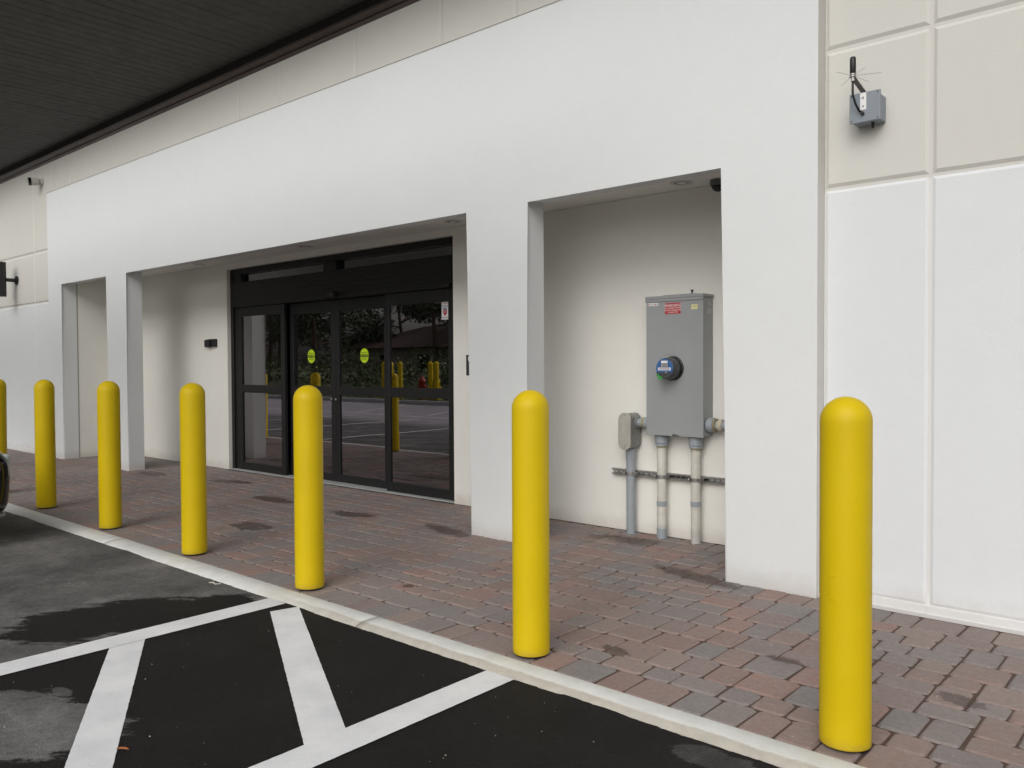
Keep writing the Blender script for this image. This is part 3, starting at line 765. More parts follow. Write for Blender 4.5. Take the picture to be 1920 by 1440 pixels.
for k in range(6): lab('maker_print', -3.302+k*0.0150, -3.302+k*0.015+0.009, 1.732, 1.743, 'label_red' if k in (0, 4) else 'label_grey', YB-.0008)
lab('yellow_label', -2.945, -2.895, 1.688, 1.722, 'label_yellow'); lab('label_print', -2.937, -2.903, 1.703, 1.711, 'label_grey', YB-.0008)
obj('side_label', box(NB(), x1+.0002, x1-.0035+.004, 5.32, 5.385, 1.655, 1.695), M['label_grey'], E)
obj('side_label', box(NB(), x1+.0002, x1-.0035+.004, 5.335, 5.375, 1.715, 1.740), M['label_grey'], E)
# the meter
mc = (-3.093, 0, 1.268)
bm = lathe(NB(), [(0.088, YB-.0005), (0.088, YB-.012), (0.083, YB-.016), (0.081, YB-.018)], mc, 'Y', 40, caps=True); obj('meter_ring', bm, M['black_plastic'], E, smooth=False)
bm = lathe(NB(), [(0.081, YB-.0185), (0.080, YB-.05), (0.078, YB-.07), (0.0745, YB-.105), (0.070, YB-.118)], mc, 'Y', 40); mt = obj('meter', bm, M['meter_body'], E, smooth=True); mt['label'] = 'round electricity meter with blue face'
bm = lathe(NB(), [(0.0685, YB-.1182), (0.068, YB-.121)], mc, 'Y', 40); obj('meter_face', bm, M['meter_blue'], E)
yf = YB-.1212
def lab2(n, a, b, c, d, m, y=yf): return obj(n, box(NB(), mc[0]+a, mc[0]+b, y-.0008, y-.0001, mc[2]+c, mc[2]+d), M[m], E)
lab2('meter_badge', -.026, .026, .036, .055, 'label_white'); lab2('meter_display_frame', -.030, .034, .008, .034, 'ink'); lab2('meter_display', -.026, .029, .013, .029, 'label_grey', yf-.0008)
text('meter_digits', '88888', 0.014, (mc[0]+.002, yf-.0019, mc[2]+.021), M['ink'], E)
lab2('meter_barcode', -.052, .052, -.014, .006, 'label_white')
for k in range(14): lab2('barcode_line', -.044+k*.0065, -.044+k*.0065+.0022+.001*(k % 3), -.010, .002, 'navy_ink' if k % 4 else 'label_red', yf-.0008)
bm = NB(); n = 20
prism(bm, [(mc[0]+.066*math.cos(PI+PI*k/n), mc[2]-.027+min(0, .041*math.sin(PI+PI*k/n))) for k in range(n+1)], yf-.0012, yf-.0004); obj('meter_skirt', bm, M['meter_body'], E)
bm = lathe(NB(), [(0.0105, 0), (0.0105, -.010), (0.006, -.012), (0, -.012)], (mc[0]+.014, yf-.001, mc[2]-.032), 'Y', 20); obj('optical_port', bm, M['galv'], E, smooth=True)
bm = lathe(NB(), [(0.0045, 0), (0.0045, -.001), (0, -.0012)], (mc[0]+.014, yf-.0135, mc[2]-.032), 'Y', 12); obj('port_centre', bm, M['ink'], E)
gs = NB(); box(gs, mc[0]-.048, mc[0]-.014, yf-.012, yf-.002, mc[2]-.078, mc[2]-.060, 0.003); box(gs, mc[0]-.062, mc[0]-.046, yf-.010, yf-.003, mc[2]-.058, mc[2]-.044, 0.003)
tube(gs, [(mc[0]-.055, yf-.006, mc[2]-.05), (mc[0]-.043, yf-.012, mc[2]-.040), (mc[0]-.030, yf-.008, mc[2]-.065)], 0.0025, 6)
obj('green_seal', gs, M['green_tag'], E)
tube(bm := NB(), [(mc[0]-.052+.0, yf+.02, mc[2]+.052), (mc[0]-.05, yf+.01, mc[2]+.078), (mc[0]-.02, yf+.03, mc[2]+.098), (mc[0]+.02, YB-.03, mc[2]+.098), (mc[0]+.04, YB-.004, mc[2]+.085)], 0.0011, 5); obj('seal_wire', bm, M['galv'], E)

# conduits
def conduit(x, zt, mat, label, bands):
    t = empty('conduit', (x, 5.345, 0)); tag(t, label, 'conduit', 'conduits below the meter cabinet')
    tube(bm := NB(), [(x, 5.345, -0.02), (x, 5.345, zt)], 0.0345, 24); obj('pipe', bm, M[mat], t, smooth=False)
    for (a, b, m) in bands:
        bm = lathe(NB(), [(0.0345, a), (0.0385, a+.001), (0.0385, b-.001), (0.0345, b)], (x, 5.345, 0), 'Z', 24, caps=False)
        o = obj('coupling', bm, M[m], t)
    return t
conduit(-3.510, 0.655, 'pvc_grey', 'grey conduit rising to the oval conduit fitting left of the cabinet', [(0.565, 0.655, 'pvc_grey')])
c2 = conduit(-3.236, 0.774, 'pvc_white', 'whitewashed conduit under the left side of the cabinet, with a grey foot', [(0.240, 0.278, 'pvc_grey'), (0.0, 0.075, 'pvc_grey')])
c3 = conduit(-2.953, 0.774, 'pvc_white', 'whitewashed conduit under the right side of the cabinet', [(0.266, 0.304, 'pvc_grey')])
for c, x in ((c2, -3.236), (c3, -2.953)):
    bm = lathe(NB(), [(0.0345, 0.688), (0.048, 0.690), (0.048, 0.700), (0.045, 0.704), (0.052, 0.712), (0.052, 0.776)], (x, 5.345, 0), 'Z', 24, caps=False); obj('box_connector', bm, M['pvc_grey'], c)
    obj('locknut', lathe(NB(), [(0.0346, 0.680), (0.046, 0.680), (0.046, 0.6875), (0.0346, 0.6875)], (x, 5.345, 0), 'Z', 6, caps=False), M['brass'], c)
# oval access fitting
Lb = empty('elbow_fitting', (-3.505, 5.40, 0.78)); tag(Lb, 'oval metal conduit elbow fitting left of the meter cabinet', 'conduit fitting')
def stadium(cx, cz, hw, hh, n=10):
    pts = []
    for k in range(n+1): a = PI*k/n; pts.append((cx+hw*math.cos(a), cz+hh-hw+hw*math.sin(a)))
    for k in range(n+1): a = PI+PI*k/n; pts.append((cx+hw*math.cos(a), cz-hh+hw+hw*math.sin(a)))
    return pts
bm = NB(); prism(bm, stadium(-3.500, 0.790, 0.050, 0.137), 5.252, 5.395, 0.006, 2); obj('fitting_body', bm, M['cast'], Lb, smooth=False)
bm = NB(); prism(bm, stadium(-3.500, 0.790, 0.055, 0.143), 5.240, 5.2515, 0.003, 2); obj('cover_plate', bm, M['cast_cover'], Lb)
bm = NB(); prism(bm, stadium(-3.500, 0.790, 0.037, 0.112), 5.2365, 5.2400, 0.003, 2); obj('raised_panel', bm, M['cast_cover'], Lb)
for z in (0.915, 0.665): obj('screw', lathe(NB(), [(0.0055, 0), (0.0055, -.003), (0, -.004)], (-3.5, 5.2395, z), 'Y', 10), M['galv'], Lb)
tube(bm := NB(), [(-3.449, 5.345, 0.855), (-3.322, 5.345, 0.855)], 0.0345, 24); obj('nipple', bm, M['pvc_grey'], Lb)
for a, b, r, m in ((-3.449, -3.432, .046, 'cast'), (-3.395, -3.372, .0405, 'brass'), (-3.3715, -3.324, .046, 'pvc_grey')):
    bm = lathe(NB(), [(0.0346, a), (r, a+.001), (r, b-.001), (0.0346, b)], (0, 5.345, 0.855), 'X', 24, caps=False); obj('collar', bm, M[m], Lb)
Rb = empty('conduit_coupling', (-2.8, 5.345, 0.855)); tag(Rb, 'short horizontal conduit leaving the right side of the meter cabinet', 'conduit')
tube(bm := NB(), [(-2.850, 5.345, 0.862), (-2.34, 5.345, 0.862)], 0.0345, 24); obj('pipe', bm, M['pvc_grey'], Rb)
for a, b, r, m in ((-2.8515, -2.800, .053, 'pvc_grey'), (-2.7995, -2.787, .048, 'brass'), (-2.77, -2.735, .043, 'pvc_white')):
    bm = lathe(NB(), [(0.0346, a), (r, a+.001), (r, b-.001), (0.0346, b)], (0, 5.345, 0.862), 'X', 24, caps=False); obj('collar', bm, M[m], Rb)
# strut channel
St = empty('strut_channel', (-3.0, 5.40, 0.46)); tag(St, 'slotted steel strut channel clamping the conduits to the recess wall', 'strut channel')
def channel(xa, xb, za):
    bm = NB()
    h = 0.0205
    box(bm, xa, xb, 5.4165, 5.4195, za-h, za+h); 
    box(bm, xa, xb, 5.380, 5.4160, za+h, za+h+.0025); box(bm, xa, xb, 5.380, 5.4160, za-h-.0025, za-h)
    box(bm, xa, xb, 5.380, 5.3825, za+h-.009, za+h-.0002); box(bm, xa, xb, 5.380, 5.3825, za-h+.0002, za-h+.009)
    return obj('rail', bm, M['galv'], St)
channel(-3.712, -2.34, 0.460)
x = -3.69
while x < -2.38:
    bm = NB(); prism(bm, [(px, pz) for px, pz in stadium(0, 0, 0.0085, 0.017)], 5.4145, 5.4163)
    bmesh.ops.rotate(bm, verts=bm.verts[:], cent=(0, 5.415, 0), matrix=Matrix.Rotation(PI/2, 3, 'Y')); bmesh.ops.translate(bm, verts=bm.verts[:], vec=(x, 0, 0.460))
    obj('slot', bm, M['label_white'] if x < -3.24 or x > -2.9 else M['galv_dark'], St); x += 0.046
for x in (-3.510, -3.236, -2.953):
    bm = lathe(NB(), [(0.0347, 0.446), (0.0368, 0.446), (0.0368, 0.474), (0.0347, 0.474)], (x, 5.345, 0), 'Z', 24, caps=False); box(bm, x-.050, x-.0365, 5.318, 5.376, .448, .472, .002); box(bm, x+.0365, x+.050, 5.318, 5.376, .448, .472, .002)
    obj('pipe_clamp', bm, M['galv'], St)
    obj('clamp_screw', lathe(NB(), [(0.0085, 0), (0.0085, -.008), (0.004, -.010), (0, -.010)], (x-.043, 5.3175, 0.46), 'Y', 10), M['galv'], St)

# ------------------------------------------------------------------ antenna box on the beige panel
A = empty('antenna_box', (-1.49, 4.62, 2.64)); tag(A, 'blue grey junction box with a stubby black antenna on the right beige wall', 'antenna')
bx0, bx1, bz0, bz1 = -1.578, -1.421, 2.565, 2.720
obj('box_body', box(NB(), bx0+.006, bx1-.008, 4.515, 4.6195, bz0+.006, bz1-.014, 0.004, 2), M['box_grey'], A)
lid = obj('lid', box(NB(), bx0, bx1, 4.500, 4.5145, bz0, bz1, 0.003, 2), M['box_grey'], A)
for sx in (bx0+.012, bx1-.012):
    for sz in (bz0+.012, bz1-.012): obj('lid_screw', lathe(NB(), [(0.0042, 0), (0.0042, -.0015), (0, -.002)], (sx, 4.4998, sz), 'Y', 10), M['meter_body'], A)
obj('label_strip', box(NB(), -1.522, -1.491, 4.4985, 4.4995, 2.628, 2.716), M['label_white'], A)
bm = NB(); prism(bm, [(-1.512, 2.690), (-1.5065, 2.699), (-1.501, 2.690), (-1.5065, 2.681)], 4.4975, 4.4984); prism(bm, [(-1.518, 2.688), (-1.514, 2.688), (-1.514, 2.694), (-1.518, 2.690)], 4.4975, 4.4984); obj('label_print', bm, M['box_grey'], A)
bm = NB(); prism(bm, [(-1.512, 2.650), (-1.502, 2.652), (-1.503, 2.643), (-1.508, 2.640)], 4.4975, 4.4984); obj('label_print', bm, M['box_grey'], A)
obj('cable_gland', lathe(NB(), [(0.009, 0), (0.009, -.010), (0.006, -.022), (0, -.022)], (-1.508, 4.4998, 2.608), 'Y', 14), M['black_plastic'], A, smooth=False)
obj('bottom_gland', lathe(NB(), [(0.008, 0), (0.008, -.016), (0.005, -.030), (0, -.030)], (-1.478, 4.565, bz0+.0055), 'Z', 14), M['black_plastic'], A)
bm = NB()   # bent strap bracket
sv = [(-1.505, 4.560, 2.706), (-1.513, 4.545, 2.722), (-1.545, 4.468, 2.792), (-1.550, 4.445, 2.797)]
L = [bm.verts.new((x-.014, y, z)) for x, y, z in sv]; Q = [bm.verts.new((x+.014, y, z)) for x, y, z in sv]
for k in range(3): bm.faces.new((L[k], Q[k], Q[k+1], L[k+1]))
bmesh.ops.solidify(bm, geom=bm.faces[:], thickness=0.003); obj('bracket', bm, M['galv'], A)
ax, ay, az = -1.5395, 4.44, 2.800
obj('antenna_whip', lathe(NB(), [(0.0125, 0.008), (0.0155, 0.012), (0.0150, 0.085), (0.0125, 0.0935), (0, 0.094)], (ax, ay, az), 'Z', 20), M['black_plastic'], A, smooth=True)
obj('antenna_base', lathe(NB(), [(0.009, -.030), (0.009, -.012), (0.0165, -.010), (0.0165, -.002), (0.0135, 0), (0.0165, .002), (0.0165, .007), (0.010, .008)], (ax, ay, az), 'Z', 16), M['galv'], A)
for k in range(6):
    a = R(14+60*k); tube(bm := NB(), [(ax+.014*math.cos(a), ay+.014*math.sin(a), az-.003), (ax+.138*math.cos(a), ay+.138*math.sin(a), az-.008)], 0.0011, 5); obj('radial_rod', bm, M['galv'], A)
tube(bm := NB(), [(ax, ay, az-.026), (ax, ay-.002, az-.06), (ax-.001, ay+.002, az-.10), (ax+.008, ay+.018, az-.145), (ax+.018, ay+.044, az-.178), (-1.5115, 4.4995, 2.616)], 0.0058, 10); obj('coax_cable', bm, M['black_plastic'], A, smooth=True)

# ------------------------------------------------------------------ small wall things
cr = empty('card_reader', (-9.93, 5.42, 1.59)); tag(cr, 'small black card reader on the recess wall left of the door', 'card reader')
obj('reader_body', box(NB(), -10.02, -9.80, 5.385, 5.4195, 1.548, 1.648, 0.006, 2), M['black_plastic'], cr)
obj('reader_face', box(NB(), -10.045, -9.915, 5.366, 5.3845, 1.543, 1.640, 0.006, 2), M['black_plastic'], cr)
obj('status_light', box(NB(), -10.035, -10.012, 5.3645, 5.3657, 1.557, 1.565), M['label_grey'], cr)
sg = empty('room_sign', (-5.2, 5.42, 1.3)); tag(sg, 'dark wall plaque with a white symbol half hidden by the pier right of the door', 'sign')
obj('plaque', box(NB(), -5.346, -5.17, 5.412, 5.4195, 1.203, 1.392, 0.002), simple('charcoal_plaque', (0.035, 0.033, 0.042), 0.5), sg)
bm = lathe(NB(), [(0.022, 5.4095), (0.030, 5.4095), (0.030, 5.4116), (0.022, 5.4116)], (-5.288, 0, 1.357), 'Y', 24, caps=False); obj('white_symbol', bm, M['label_white'], sg)

def downlight(x, label):
    t = empty('ceiling_light', (x, 5.20, 2.58)); tag(t, label, 'ceiling light', 'recessed lights in the walkway ceiling')
    obj('trim_ring', lathe(NB(), [(0.058, 0.0015), (0.060, -.004), (0.082, -.0035), (0.085, 0.0015)], (x, 5.20, 2.58), 'Z', 32, caps=False), M['trim_white'], t, smooth=True)
    obj('reflector', lathe(NB(), [(0.058, -.001), (0.050, 0.0012), (0.0, 0.0014)], (x, 5.20, 2.5795), 'Z', 32), M['reflector'], t)
    obj('lamp_lens', lathe(NB(), [(0.034, -.006), (0.0, -.010)], (x, 5.20, 2.5825), 'Z', 24), M['label_white'], t)
downlight(-2.985, 'recessed ceiling light above the electrical cabinet')
downlight(-5.285, 'recessed ceiling light above the right end of the glass door')
downlight(-7.55, 'recessed ceiling light above the middle of the glass door')
downlight(-9.83, 'recessed ceiling light above the card reader wall')
dm = empty('dome_camera', (-2.765, 5.31, 2.58)); tag(dm, 'small dome camera on the recess ceiling by the right pier', 'security camera')
obj('base', lathe(NB(), [(0.056, 0.0015), (0.056, -.034), (0.050, -.040), (0, -.040)], (-2.755, 5.30, 2.58), 'Z', 28), simple('dark_camera_base', (0.10, 0.11, 0.10), 0.5), dm, smooth=False)  # dark grey base of the black dome camera
obj('dome', lathe(NB(), [(0.046, -.0405), (0.043, -.055), (0.030, -.072), (0.012, -.080), (0, -.081)], (-2.755, 5.30, 2.58), 'Z', 28), M['dark_glass'], dm, smooth=True)

bc = empty('bullet_camera', (-13.32, 4.62, 4.03)); tag(bc, 'small pale bullet camera high on the far left beige wall', 'security camera')
obj('mount', lathe(NB(), [(0.055, 4.6195), (0.055, 4.600), (0.030, 4.585), (0.030, 4.570)], (-13.33, 0, 4.035), 'Y', 24), M['cam_white'], bc)
tube(bm := NB(), [(-13.33, 4.575, 4.035), (-13.345, 4.54, 4.032), (-13.36, 4.475, 4.026)], [0.045, 0.054, 0.056], 20); obj('housing', bm, M['cam_white'], bc, smooth=False)
tube(bm := NB(), [(-13.3605, 4.473, 4.0258), (-13.368, 4.440, 4.022)], 0.058, 20); obj('lens_ring', bm, M['dark_glass'], bc)

wlx = -14.47
ws = empty('wall_light', (wlx, 4.62, 2.66)); tag(ws, 'black up and down wall light on a bracket, cut by the left picture edge', 'wall light')
obj('wall_plate', lathe(NB(), [(0.070, 4.6195), (0.070, 4.600), (0.060, 4.596)], (wlx, 0, 2.665), 'Y', 24), M['black_plastic'], ws)
tube(bm := NB(), [(wlx, 4.60, 2.665), (wlx, 4.47, 2.665)], 0.030, 14); obj('arm', bm, M['black_plastic'], ws)
obj('lamp_body', lathe(NB(), [(0.050, 2.40), (0.078, 2.402), (0.078, 2.935), (0.050, 2.937)], (wlx-.01, 4.39, 0), 'Z', 28), M['black_plastic'], ws, smooth=False)

# ------------------------------------------------------------------ canopy over the stalls
K = empty('canopy', (-12, 1.3, 0)); tag(K, 'flat dark canopy with a boarded underside over the parking stalls at upper left', 'canopy')
KX0, KX1, KY0, KY1, KZ = -26.0, -2.75, 1.10, 2.635, 3.042
bw = 0.080; n = int((KX1-0.10-(KX0+0.10))/bw); cacheb = None
for i in range(n):
    xa = KX0+0.10+i*bw
    if cacheb is None:
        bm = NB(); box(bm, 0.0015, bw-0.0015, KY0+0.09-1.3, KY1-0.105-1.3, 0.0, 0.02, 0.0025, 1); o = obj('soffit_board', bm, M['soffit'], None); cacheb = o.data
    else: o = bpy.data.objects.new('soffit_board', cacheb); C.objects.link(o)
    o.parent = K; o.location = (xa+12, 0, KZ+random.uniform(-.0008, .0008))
obj('roof_deck', box(NB(), KX0+.05, KX1-.05, KY0+.05, KY1-.05, KZ+.024, KZ+.16), M['bronze'], K)
for (a, b, c, d) in ((KX0, KX1, KY1-0.04, KY1), (KX0, KX1, KY0, KY0+0.04)):
    obj('fascia', box(NB(), a, b, c, d, KZ-.040, KZ+.20, 0.003), M['bronze'], K)
obj('fascia', box(NB(), KX1-.04, KX1-.0005, KY0+.0405, KY1-.0405, KZ-.040, KZ+.20, 0.003), M['bronze'], K); obj('fascia', box(NB(), KX0+.0005, KX0+.04, KY0+.0405, KY1-.0405, KZ-.040, KZ+.20, 0.003), M['bronze'], K)
obj('fascia_flange', box(NB(), KX0+.041, KX1-.041, KY1-.092, KY1-.0405, KZ-.042, KZ-.036, 0.001), M['fascia_brown'], K)
obj('fascia_flange', box(NB(), KX0+.041, KX1-.041, KY1-.0395, KY1-.001, KZ-.0465, KZ-.0425, 0.001), M['fascia_brown'], K)
obj('edge_channel', box(NB(), KX0+.041, KX1-.041, KY1-.104, KY1-.0935, KZ-.0405, KZ+.02), M['bronze'], K)
for i in range(14): obj('rivet', lathe(NB(), [(0.006, 0), (0.004, -.002), (0, -.0025)], (KX1-.9-i*1.5, KY1-.066, KZ-.0425), 'Z', 8), M['galv'], K)
for x in (-25.6, -18.5, -11.72, -5.4):
    obj('post', box(NB(), x-.06, x+.06, 1.24, 1.36, ZA+.013, KZ-.001, 0.006, 2), M['post_green'], K)
    obj('base_plate', box(NB(), x-.15, x+.15, 1.15, 1.45, ZA+.001, ZA+.0125, 0.002), M['post_green'], K)
    bm = NB(); prism(bm, [(x+.061, ZA+.013), (x+.13, ZA+.013), (x+.061, ZA+.12)], 1.295, 1.305); obj('gusset', bm, M['post_green'], K)

# ------------------------------------------------------------------ parked car whose nose corner shows at the left edge
def car():
    t = empty('parked_car', (-7.55, 0.0, ZA)); tag(t, 'dark parked car whose front corner just enters at the left edge', 'car')
    cx, yn = -7.58, 2.17                         # nose at +Y
    paintm = simple('dark_grey_car_paint', (0.018, 0.019, 0.021), 0.12, 0.5, var=0.02)
    chrome = simple('chrome', (0.62, 0.62, 0.62), 0.08, 1.0, var=0.02); rub = simple('tyre_rubber', (0.012, 0.012, 0.012), 0.8)
    cgl = simple('car_glass', (0.006, 0.008, 0.009), 0.03); lens = simple('clear_lens', (0.45, 0.5, 0.5), 0.05); tail = simple('red_lens', (0.3, 0.01, 0.01), 0.1)
    # body stations along length: (y from nose, half width low, half width mid, z bottom, z belt, z top)
    st = [(0.00, .52, .56, .30, .56, .62), (-.06, .74, .78, .20, .62, .70), (-.20, .85, .88, .16, .66, .76), (-.50, .89, .91, .16, .70, .82), (-1.0, .90, .915, .17, .74, .90),
          (-1.35, .90, .915, .17, .78, .96), (-2.0, .90, .915, .17, .82, .97), (-3.0, .90, .915, .17, .84, .98), (-3.8, .90, .915, .18, .86, 1.0), (-4.3, .86, .90, .22, .86, 1.0), (-4.55, .70, .78, .30, .80, .92)]
    bm = NB(); rows = []
    for (dy, wl_, wm, zb, zc, zt) in st:
        y = yn+dy; hw = [(-wl_*.9, zb), (-wl_, zb+.06), (-wm, zb+.22), (-wm, zc-.05), (-wm*.96, zc), (-wm*.80, zt-.02), (-wm*.3, zt), (wm*.3, zt), (wm*.80, zt-.02), (wm*.96, zc), (wm, zc-.05), (wm, zb+.22), (wl_, zb+.06), (wl_*.9, zb)]
        rows.append([bm.verts.new((cx+x, y, z)) for x, z in hw])
    for P, Q in zip(rows, rows[1:]):
        m = len(P)
        for k in range(m): bm.faces.new((P[k], P[(k+1) % m], Q[(k+1) % m], Q[k]))
    bm.faces.new(rows[0][::-1]); bm.faces.new(rows[-1])
    bo = obj('body', bm, paintm, t, smooth=True); s = bo.modifiers.new('sub', 'SUBSURF'); s.levels = 2; s.render_levels = 2
    bm = NB()
    gh = [(-1.25, .74, .93), (-1.85, .66, 1.38), (-2.6, .66, 1.44), (-3.3, .64, 1.40), (-4.05, .72, .96)]
    rows = []
    for dy, w, z in gh:
        y = yn+dy; rows.append([bm.verts.new(p) for p in ((cx-.80, y, .90), (cx-w, y, max(.92, z-.05)), (cx-w*.6, y, z), (cx+w*.6, y, z), (cx+w, y, max(.92, z-.05)), (cx+.80, y, .90))])
    for P, Q in zip(rows, rows[1:]):
        for k in range(5): bm.faces.new((P[k], P[k+1], Q[k+1], Q[k]))
    bm.faces.new(rows[0][::-1]); bm.faces.new(rows[-1]); go = obj('cabin_glass', bm, cgl, t, smooth=False)
    obj('roof', box(NB(), cx-.60, cx+.60, yn-3.25, yn-1.9, 1.425, 1.465, .015, 3), paintm, t)
    for sx in (-1, 1):
        for dy in (-.92, -3.62):
            w = empty('wheel', (0, 0, 0)); w.parent = t; w.location = Vector((cx+sx*.82, yn+dy, .32)) - Vector((-7.55, 0, ZA)) + Vector((0, 0, ZA))
            obj('tyre', lathe(NB(), [(.20, -.10), (.30, -.105), (.325, -.08), (.325, .08), (.30, .105), (.20, .10)], (cx+sx*.82, yn+dy, .305), 'X', 28), rub, w, smooth=True)
            obj('rim', lathe(NB(), [(.0, -.104), (.05, -.108), (.19, -.098), (.20, -.09), (.20, .09), (.19, .098), (.05, .108), (0, .104)], (cx+sx*.83, yn+dy, .305), 'X', 20), chrome, w)
        obj('headlight', box(NB(), cx+sx*.58-.13, cx+sx*.58+.13, yn-.20, yn-.040, .565, .655, .03, 3), lens, t)
        obj('taillight', box(NB(), cx+sx*.66-.12, cx+sx*.66+.12, yn-4.58, yn-4.42, .72, .84, .02, 2), tail, t)
        obj('wing_mirror', box(NB(), cx+sx*.98-.09, cx+sx*.98+.09, yn-1.75, yn-1.62, .93, 1.05, .03, 3), paintm, t)
    obj('grille', box(NB(), cx-.42, cx+.42, yn-.06, yn+.012, .42, .56, .01, 2), rub, t)
    obj('chrome_strip', box(NB(), cx-.50, cx+.50, yn-.05, yn+.016, .565, .585, .004, 2), chrome, t)
    obj('bumper_lip', box(NB(), cx-.60, cx+.60, yn-.16, yn-.05, .165, .215, .015, 2), chrome, t)
    obj('licence_plate', box(NB(), cx-.15, cx+.15, yn-4.60, yn-4.575, .60, .74, .003), M['label_white'], t)
car()

# ------------------------------------------------------------------ small litter
lf = NB(); pts = [(0, 0), (.016, .007), (.034, .008), (.052, 0), (.034, -.007), (.016, -.006)]
lv = [lf.verts.new((-2.88+x*math.cos(.6)-y*math.sin(.6), 1.195+x*math.sin(.6)+y*math.cos(.6), ZA+.003+(0.004 if abs(y) > .005 else 0))) for x, y in pts]
ctr = lf.verts.new((-2.86, 1.209, ZA+.002))
for k in range(6): lf.faces.new((lv[k], lv[(k+1) % 6], ctr))
tag(obj('fallen_leaf', lf, simple('orange_leaf', (0.32, 0.11, 0.03), 0.6, var=0.2, nscale=80)), 'small orange leaf on the black asphalt between the stripes', 'leaf')
sc = NB(); tube(sc, [(-4.66, 2.500, ZA+.006), (-4.63, 2.512, ZA+.010), (-4.60, 2.507, ZA+.006), (-4.575, 2.53, ZA+.008)], [.003, .005, .004, .002], 6)
tag(obj('twig', sc, simple('pale_twig', (0.5, 0.48, 0.42), 0.8)), 'pale scrap of twig on the asphalt beside the kerb', 'twig')

# ------------------------------------------------------------------ what stands across the lot (seen in the door glass)
fb = [(-24.14, -8.9), (-23.56, -8.92), (-23.02, -8.88), (-21.43, -8.9), (-21.13, -8.9)]
fl = ['far yellow bollard furthest left across the lot, mirrored in the glass', 'far yellow bollard second from the left across the lot', 'far yellow bollard standing left of the red hydrant',
      'far yellow bollard standing right of the red hydrant', 'far yellow bollard furthest right across the lot']
for (x, y), lb in zip(fb, fl):
    t = copy_tree(proto); t.location = (x, y, 0.06); t.scale = (1.1, 1.1, 1.16); t.rotation_euler = (0, 0, 0); tag(t, lb, 'bollard', 'bollards across the lot')
hy = empty('fire_hydrant', (-22.1, -9.1, 0.06)); tag(hy, 'red fire hydrant between the yellow bollards across the lot', 'hydrant')
redm = simple('hydrant_red', (0.35, 0.03, 0.02), 0.4)
obj('barrel', lathe(NB(), [(.16, 0), (.16, .04), (.11, .05), (.11, .62), (.14, .64), (.14, .68), (.10, .74), (.04, .82), (.03, .86), (0, .86)], (-22.1, -9.1, .06), 'Z', 20), redm, hy, smooth=True)
for s in (-1, 1): obj('nozzle', lathe(NB(), [(.055, .10), (.055, .18), (.03, .20), (0, .20)] if s > 0 else [(0, -.20), (.03, -.20), (.055, -.18), (.055, -.10)], (-22.1, -9.1, .52), 'X', 14), redm, hy)
yh = empty('fire_hydrant', (-21.28, -9.1, 0.06)); tag(yh, 'yellow fire hydrant between the two right hand bollards across the lot', 'hydrant')
obj('barrel', lathe(NB(), [(.14, 0), (.14, .04), (.085, .05), (.085, .60), (.11, .62), (.11, .66), (.07, .74), (0, .80)], (-21.28, -9.1, .06), 'Z', 18), M['yellow'], yh, smooth=True)
obj('nozzle', lathe(NB(), [(.05, -.17), (.05, .17)], (-21.28, -9.1, .50), 'X', 14), M['yellow'], yh)
# low house
H = empty('house', (-42, -33, 0)); tag(H, 'low pale house with a brown hipped roof beyond the lot', 'house')
obj('wall', box(NB(), -53, -33, -38, -30, 0.06, 2.6), simple('house_wall', (0.42, 0.36, 0.30), 0.8), H)
bm = NB(); b = [bm.verts.new(p) for p in ((-54, -39, 2.61), (-32, -39, 2.61), (-32, -29, 2.61), (-54, -29, 2.61))]; tpv = [bm.verts.new(p) for p in ((-49, -34, 4.4), (-37, -34, 4.4))]
bm.faces.new(b[::-1]); bm.faces.new((b[0], b[1], tpv[1], tpv[0])); bm.faces.new((b[2], b[3], tpv[0], tpv[1])); bm.faces.new((b[1], b[2], tpv[1])); bm.faces.new((b[3], b[0], tpv[0]))
obj('roof', bm, simple('house_roof', (0.13, 0.085, 0.07), 0.85, var=0.15), H)
for x in (-50, -45.5, -40, -36): obj('window', box(NB(), x, x+1.2, -29.99, -29.94, 0.9, 2.1), M['dark_glass'], H)
bark = simple('pine_bark', (0.13, 0.085, 0.06), 0.9, var=0.3, nscale=8, bump=0.5, bscale=30)
def leafm(name, c):
    t = NT(name); rnd = t.pos.outputs['Random Per Island']
    t.l.new(t.ramp(rnd, [(0, tuple(v*.55 for v in c)), (1, tuple(v*1.4 for v in c))]), t.b.inputs['Base Color']); t.b.inputs['Roughness'].default_value = .6; return t.m
green = leafm('dark_foliage', (0.060, 0.080, 0.034)); green2 = leafm('shrub_foliage', (0.10, 0.14, 0.045))
def leaves(bm, c, r, n, s):
    for _ in range(n):
        while True:
            p = Vector((random.uniform(-1, 1), random.uniform(-1, 1), random.uniform(-1, 1)))
            if p.length < 1: break
        p = Vector(c) + Vector((p.x*r[0], p.y*r[1], p.z*r[2])); a = Vector((random.gauss(0, 1), random.gauss(0, 1), random.gauss(0, 1))).normalized(); b_ = a.orthogonal().normalized()
        q = a.cross(b_); w = s*random.uniform(.6, 1.3)
        vs = [bm.verts.new(p+b_*w*u+q*w*v*.5) for u, v in ((-1, 0), (0, -1), (1, 0), (0, 1))]; bm.faces.new(vs)
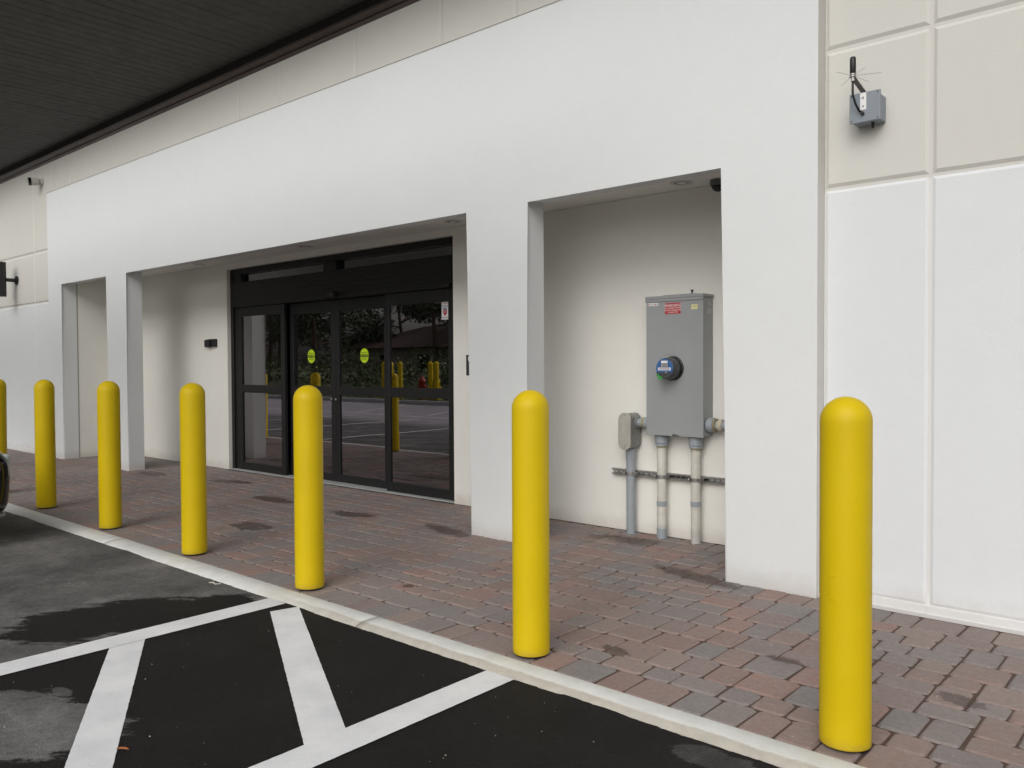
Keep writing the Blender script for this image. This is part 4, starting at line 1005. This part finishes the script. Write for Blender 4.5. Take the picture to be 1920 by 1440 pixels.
def tree(x, y, h, seed, label):
    random.seed(seed); t = empty('tree', (x, y, .05)); tag(t, label, 'tree', 'trees beyond the lot')
    bm = NB(); lean = random.uniform(-.5, .5); tube(bm, [(x, y, 0), (x+lean*.3, y, h*.4), (x+lean, y+.2, h*.75), (x+lean*1.3, y+.3, h)], [.22, .17, .11, .03], 9)
    cl = []
    for k in range(9):
        z = h*random.uniform(.38, .98); a = random.uniform(0, 2*PI); L = (1.2-z/h)*3.2+.6
        e = (x+lean*z/h+L*math.cos(a), y+L*math.sin(a), z+random.uniform(0, .9)); tube(bm, [(x+lean*z/h, y, z-.3), e], [.07, .02], 6); cl.append(e)
    obj('trunk', bm, bark, t)
    bm = NB()
    for e in cl: leaves(bm, e, (random.uniform(1.1, 2.0), random.uniform(1.1, 2.0), random.uniform(.7, 1.3)), 330, .16)
    leaves(bm, (x+lean*1.2, y, h*.92), (1.3, 1.3, 1.0), 300, .16); obj('crown', bm, green, t, recalc=False)
i = 0
words = ['slender', 'broad', 'leaning', 'tall', 'sparse', 'dense', 'forked', 'ragged']
for x in range(-74, -14, 4):
    i += 1; tree(x+random.uniform(-1, 1), -24-random.uniform(0, 14), random.uniform(6.5, 10.5), 100+i, 'dark %s pine %s' % (words[i % 8], 'in the far left part of the wood' if i < 8 else 'in the right part of the wood beyond the lot'))
random.seed(11)
bm = NB()
for _ in range(260):
    x = random.uniform(-75, -12); y = random.uniform(-29, -13); hh = 1.0+max(0, (-y-20))*.14; leaves(bm, (x, y, random.uniform(.3, 1.0)*hh), (1.1, .8, random.uniform(.5, .95)*hh), int(46*hh), .11)
tag(obj('undergrowth', bm, green2, recalc=False), 'tangled green undergrowth in front of the wood beyond the lot', 'undergrowth', kind='stuff')
bm = NB()
for _ in range(5200):
    x = random.uniform(-45, -8); y = random.uniform(-14, -7.8); h = random.uniform(.06, .30); a = random.uniform(0, PI); dx, dy = .02*math.cos(a), .02*math.sin(a)
    bm.faces.new([bm.verts.new(p) for p in ((x-dx, y-dy, .06), (x+dx, y+dy, .06), (x+random.uniform(-.06, .06), y, .06+h))])
tag(obj('grass', bm, green2, recalc=False), 'rough grass on the verge beyond the lot', 'grass', kind='stuff')
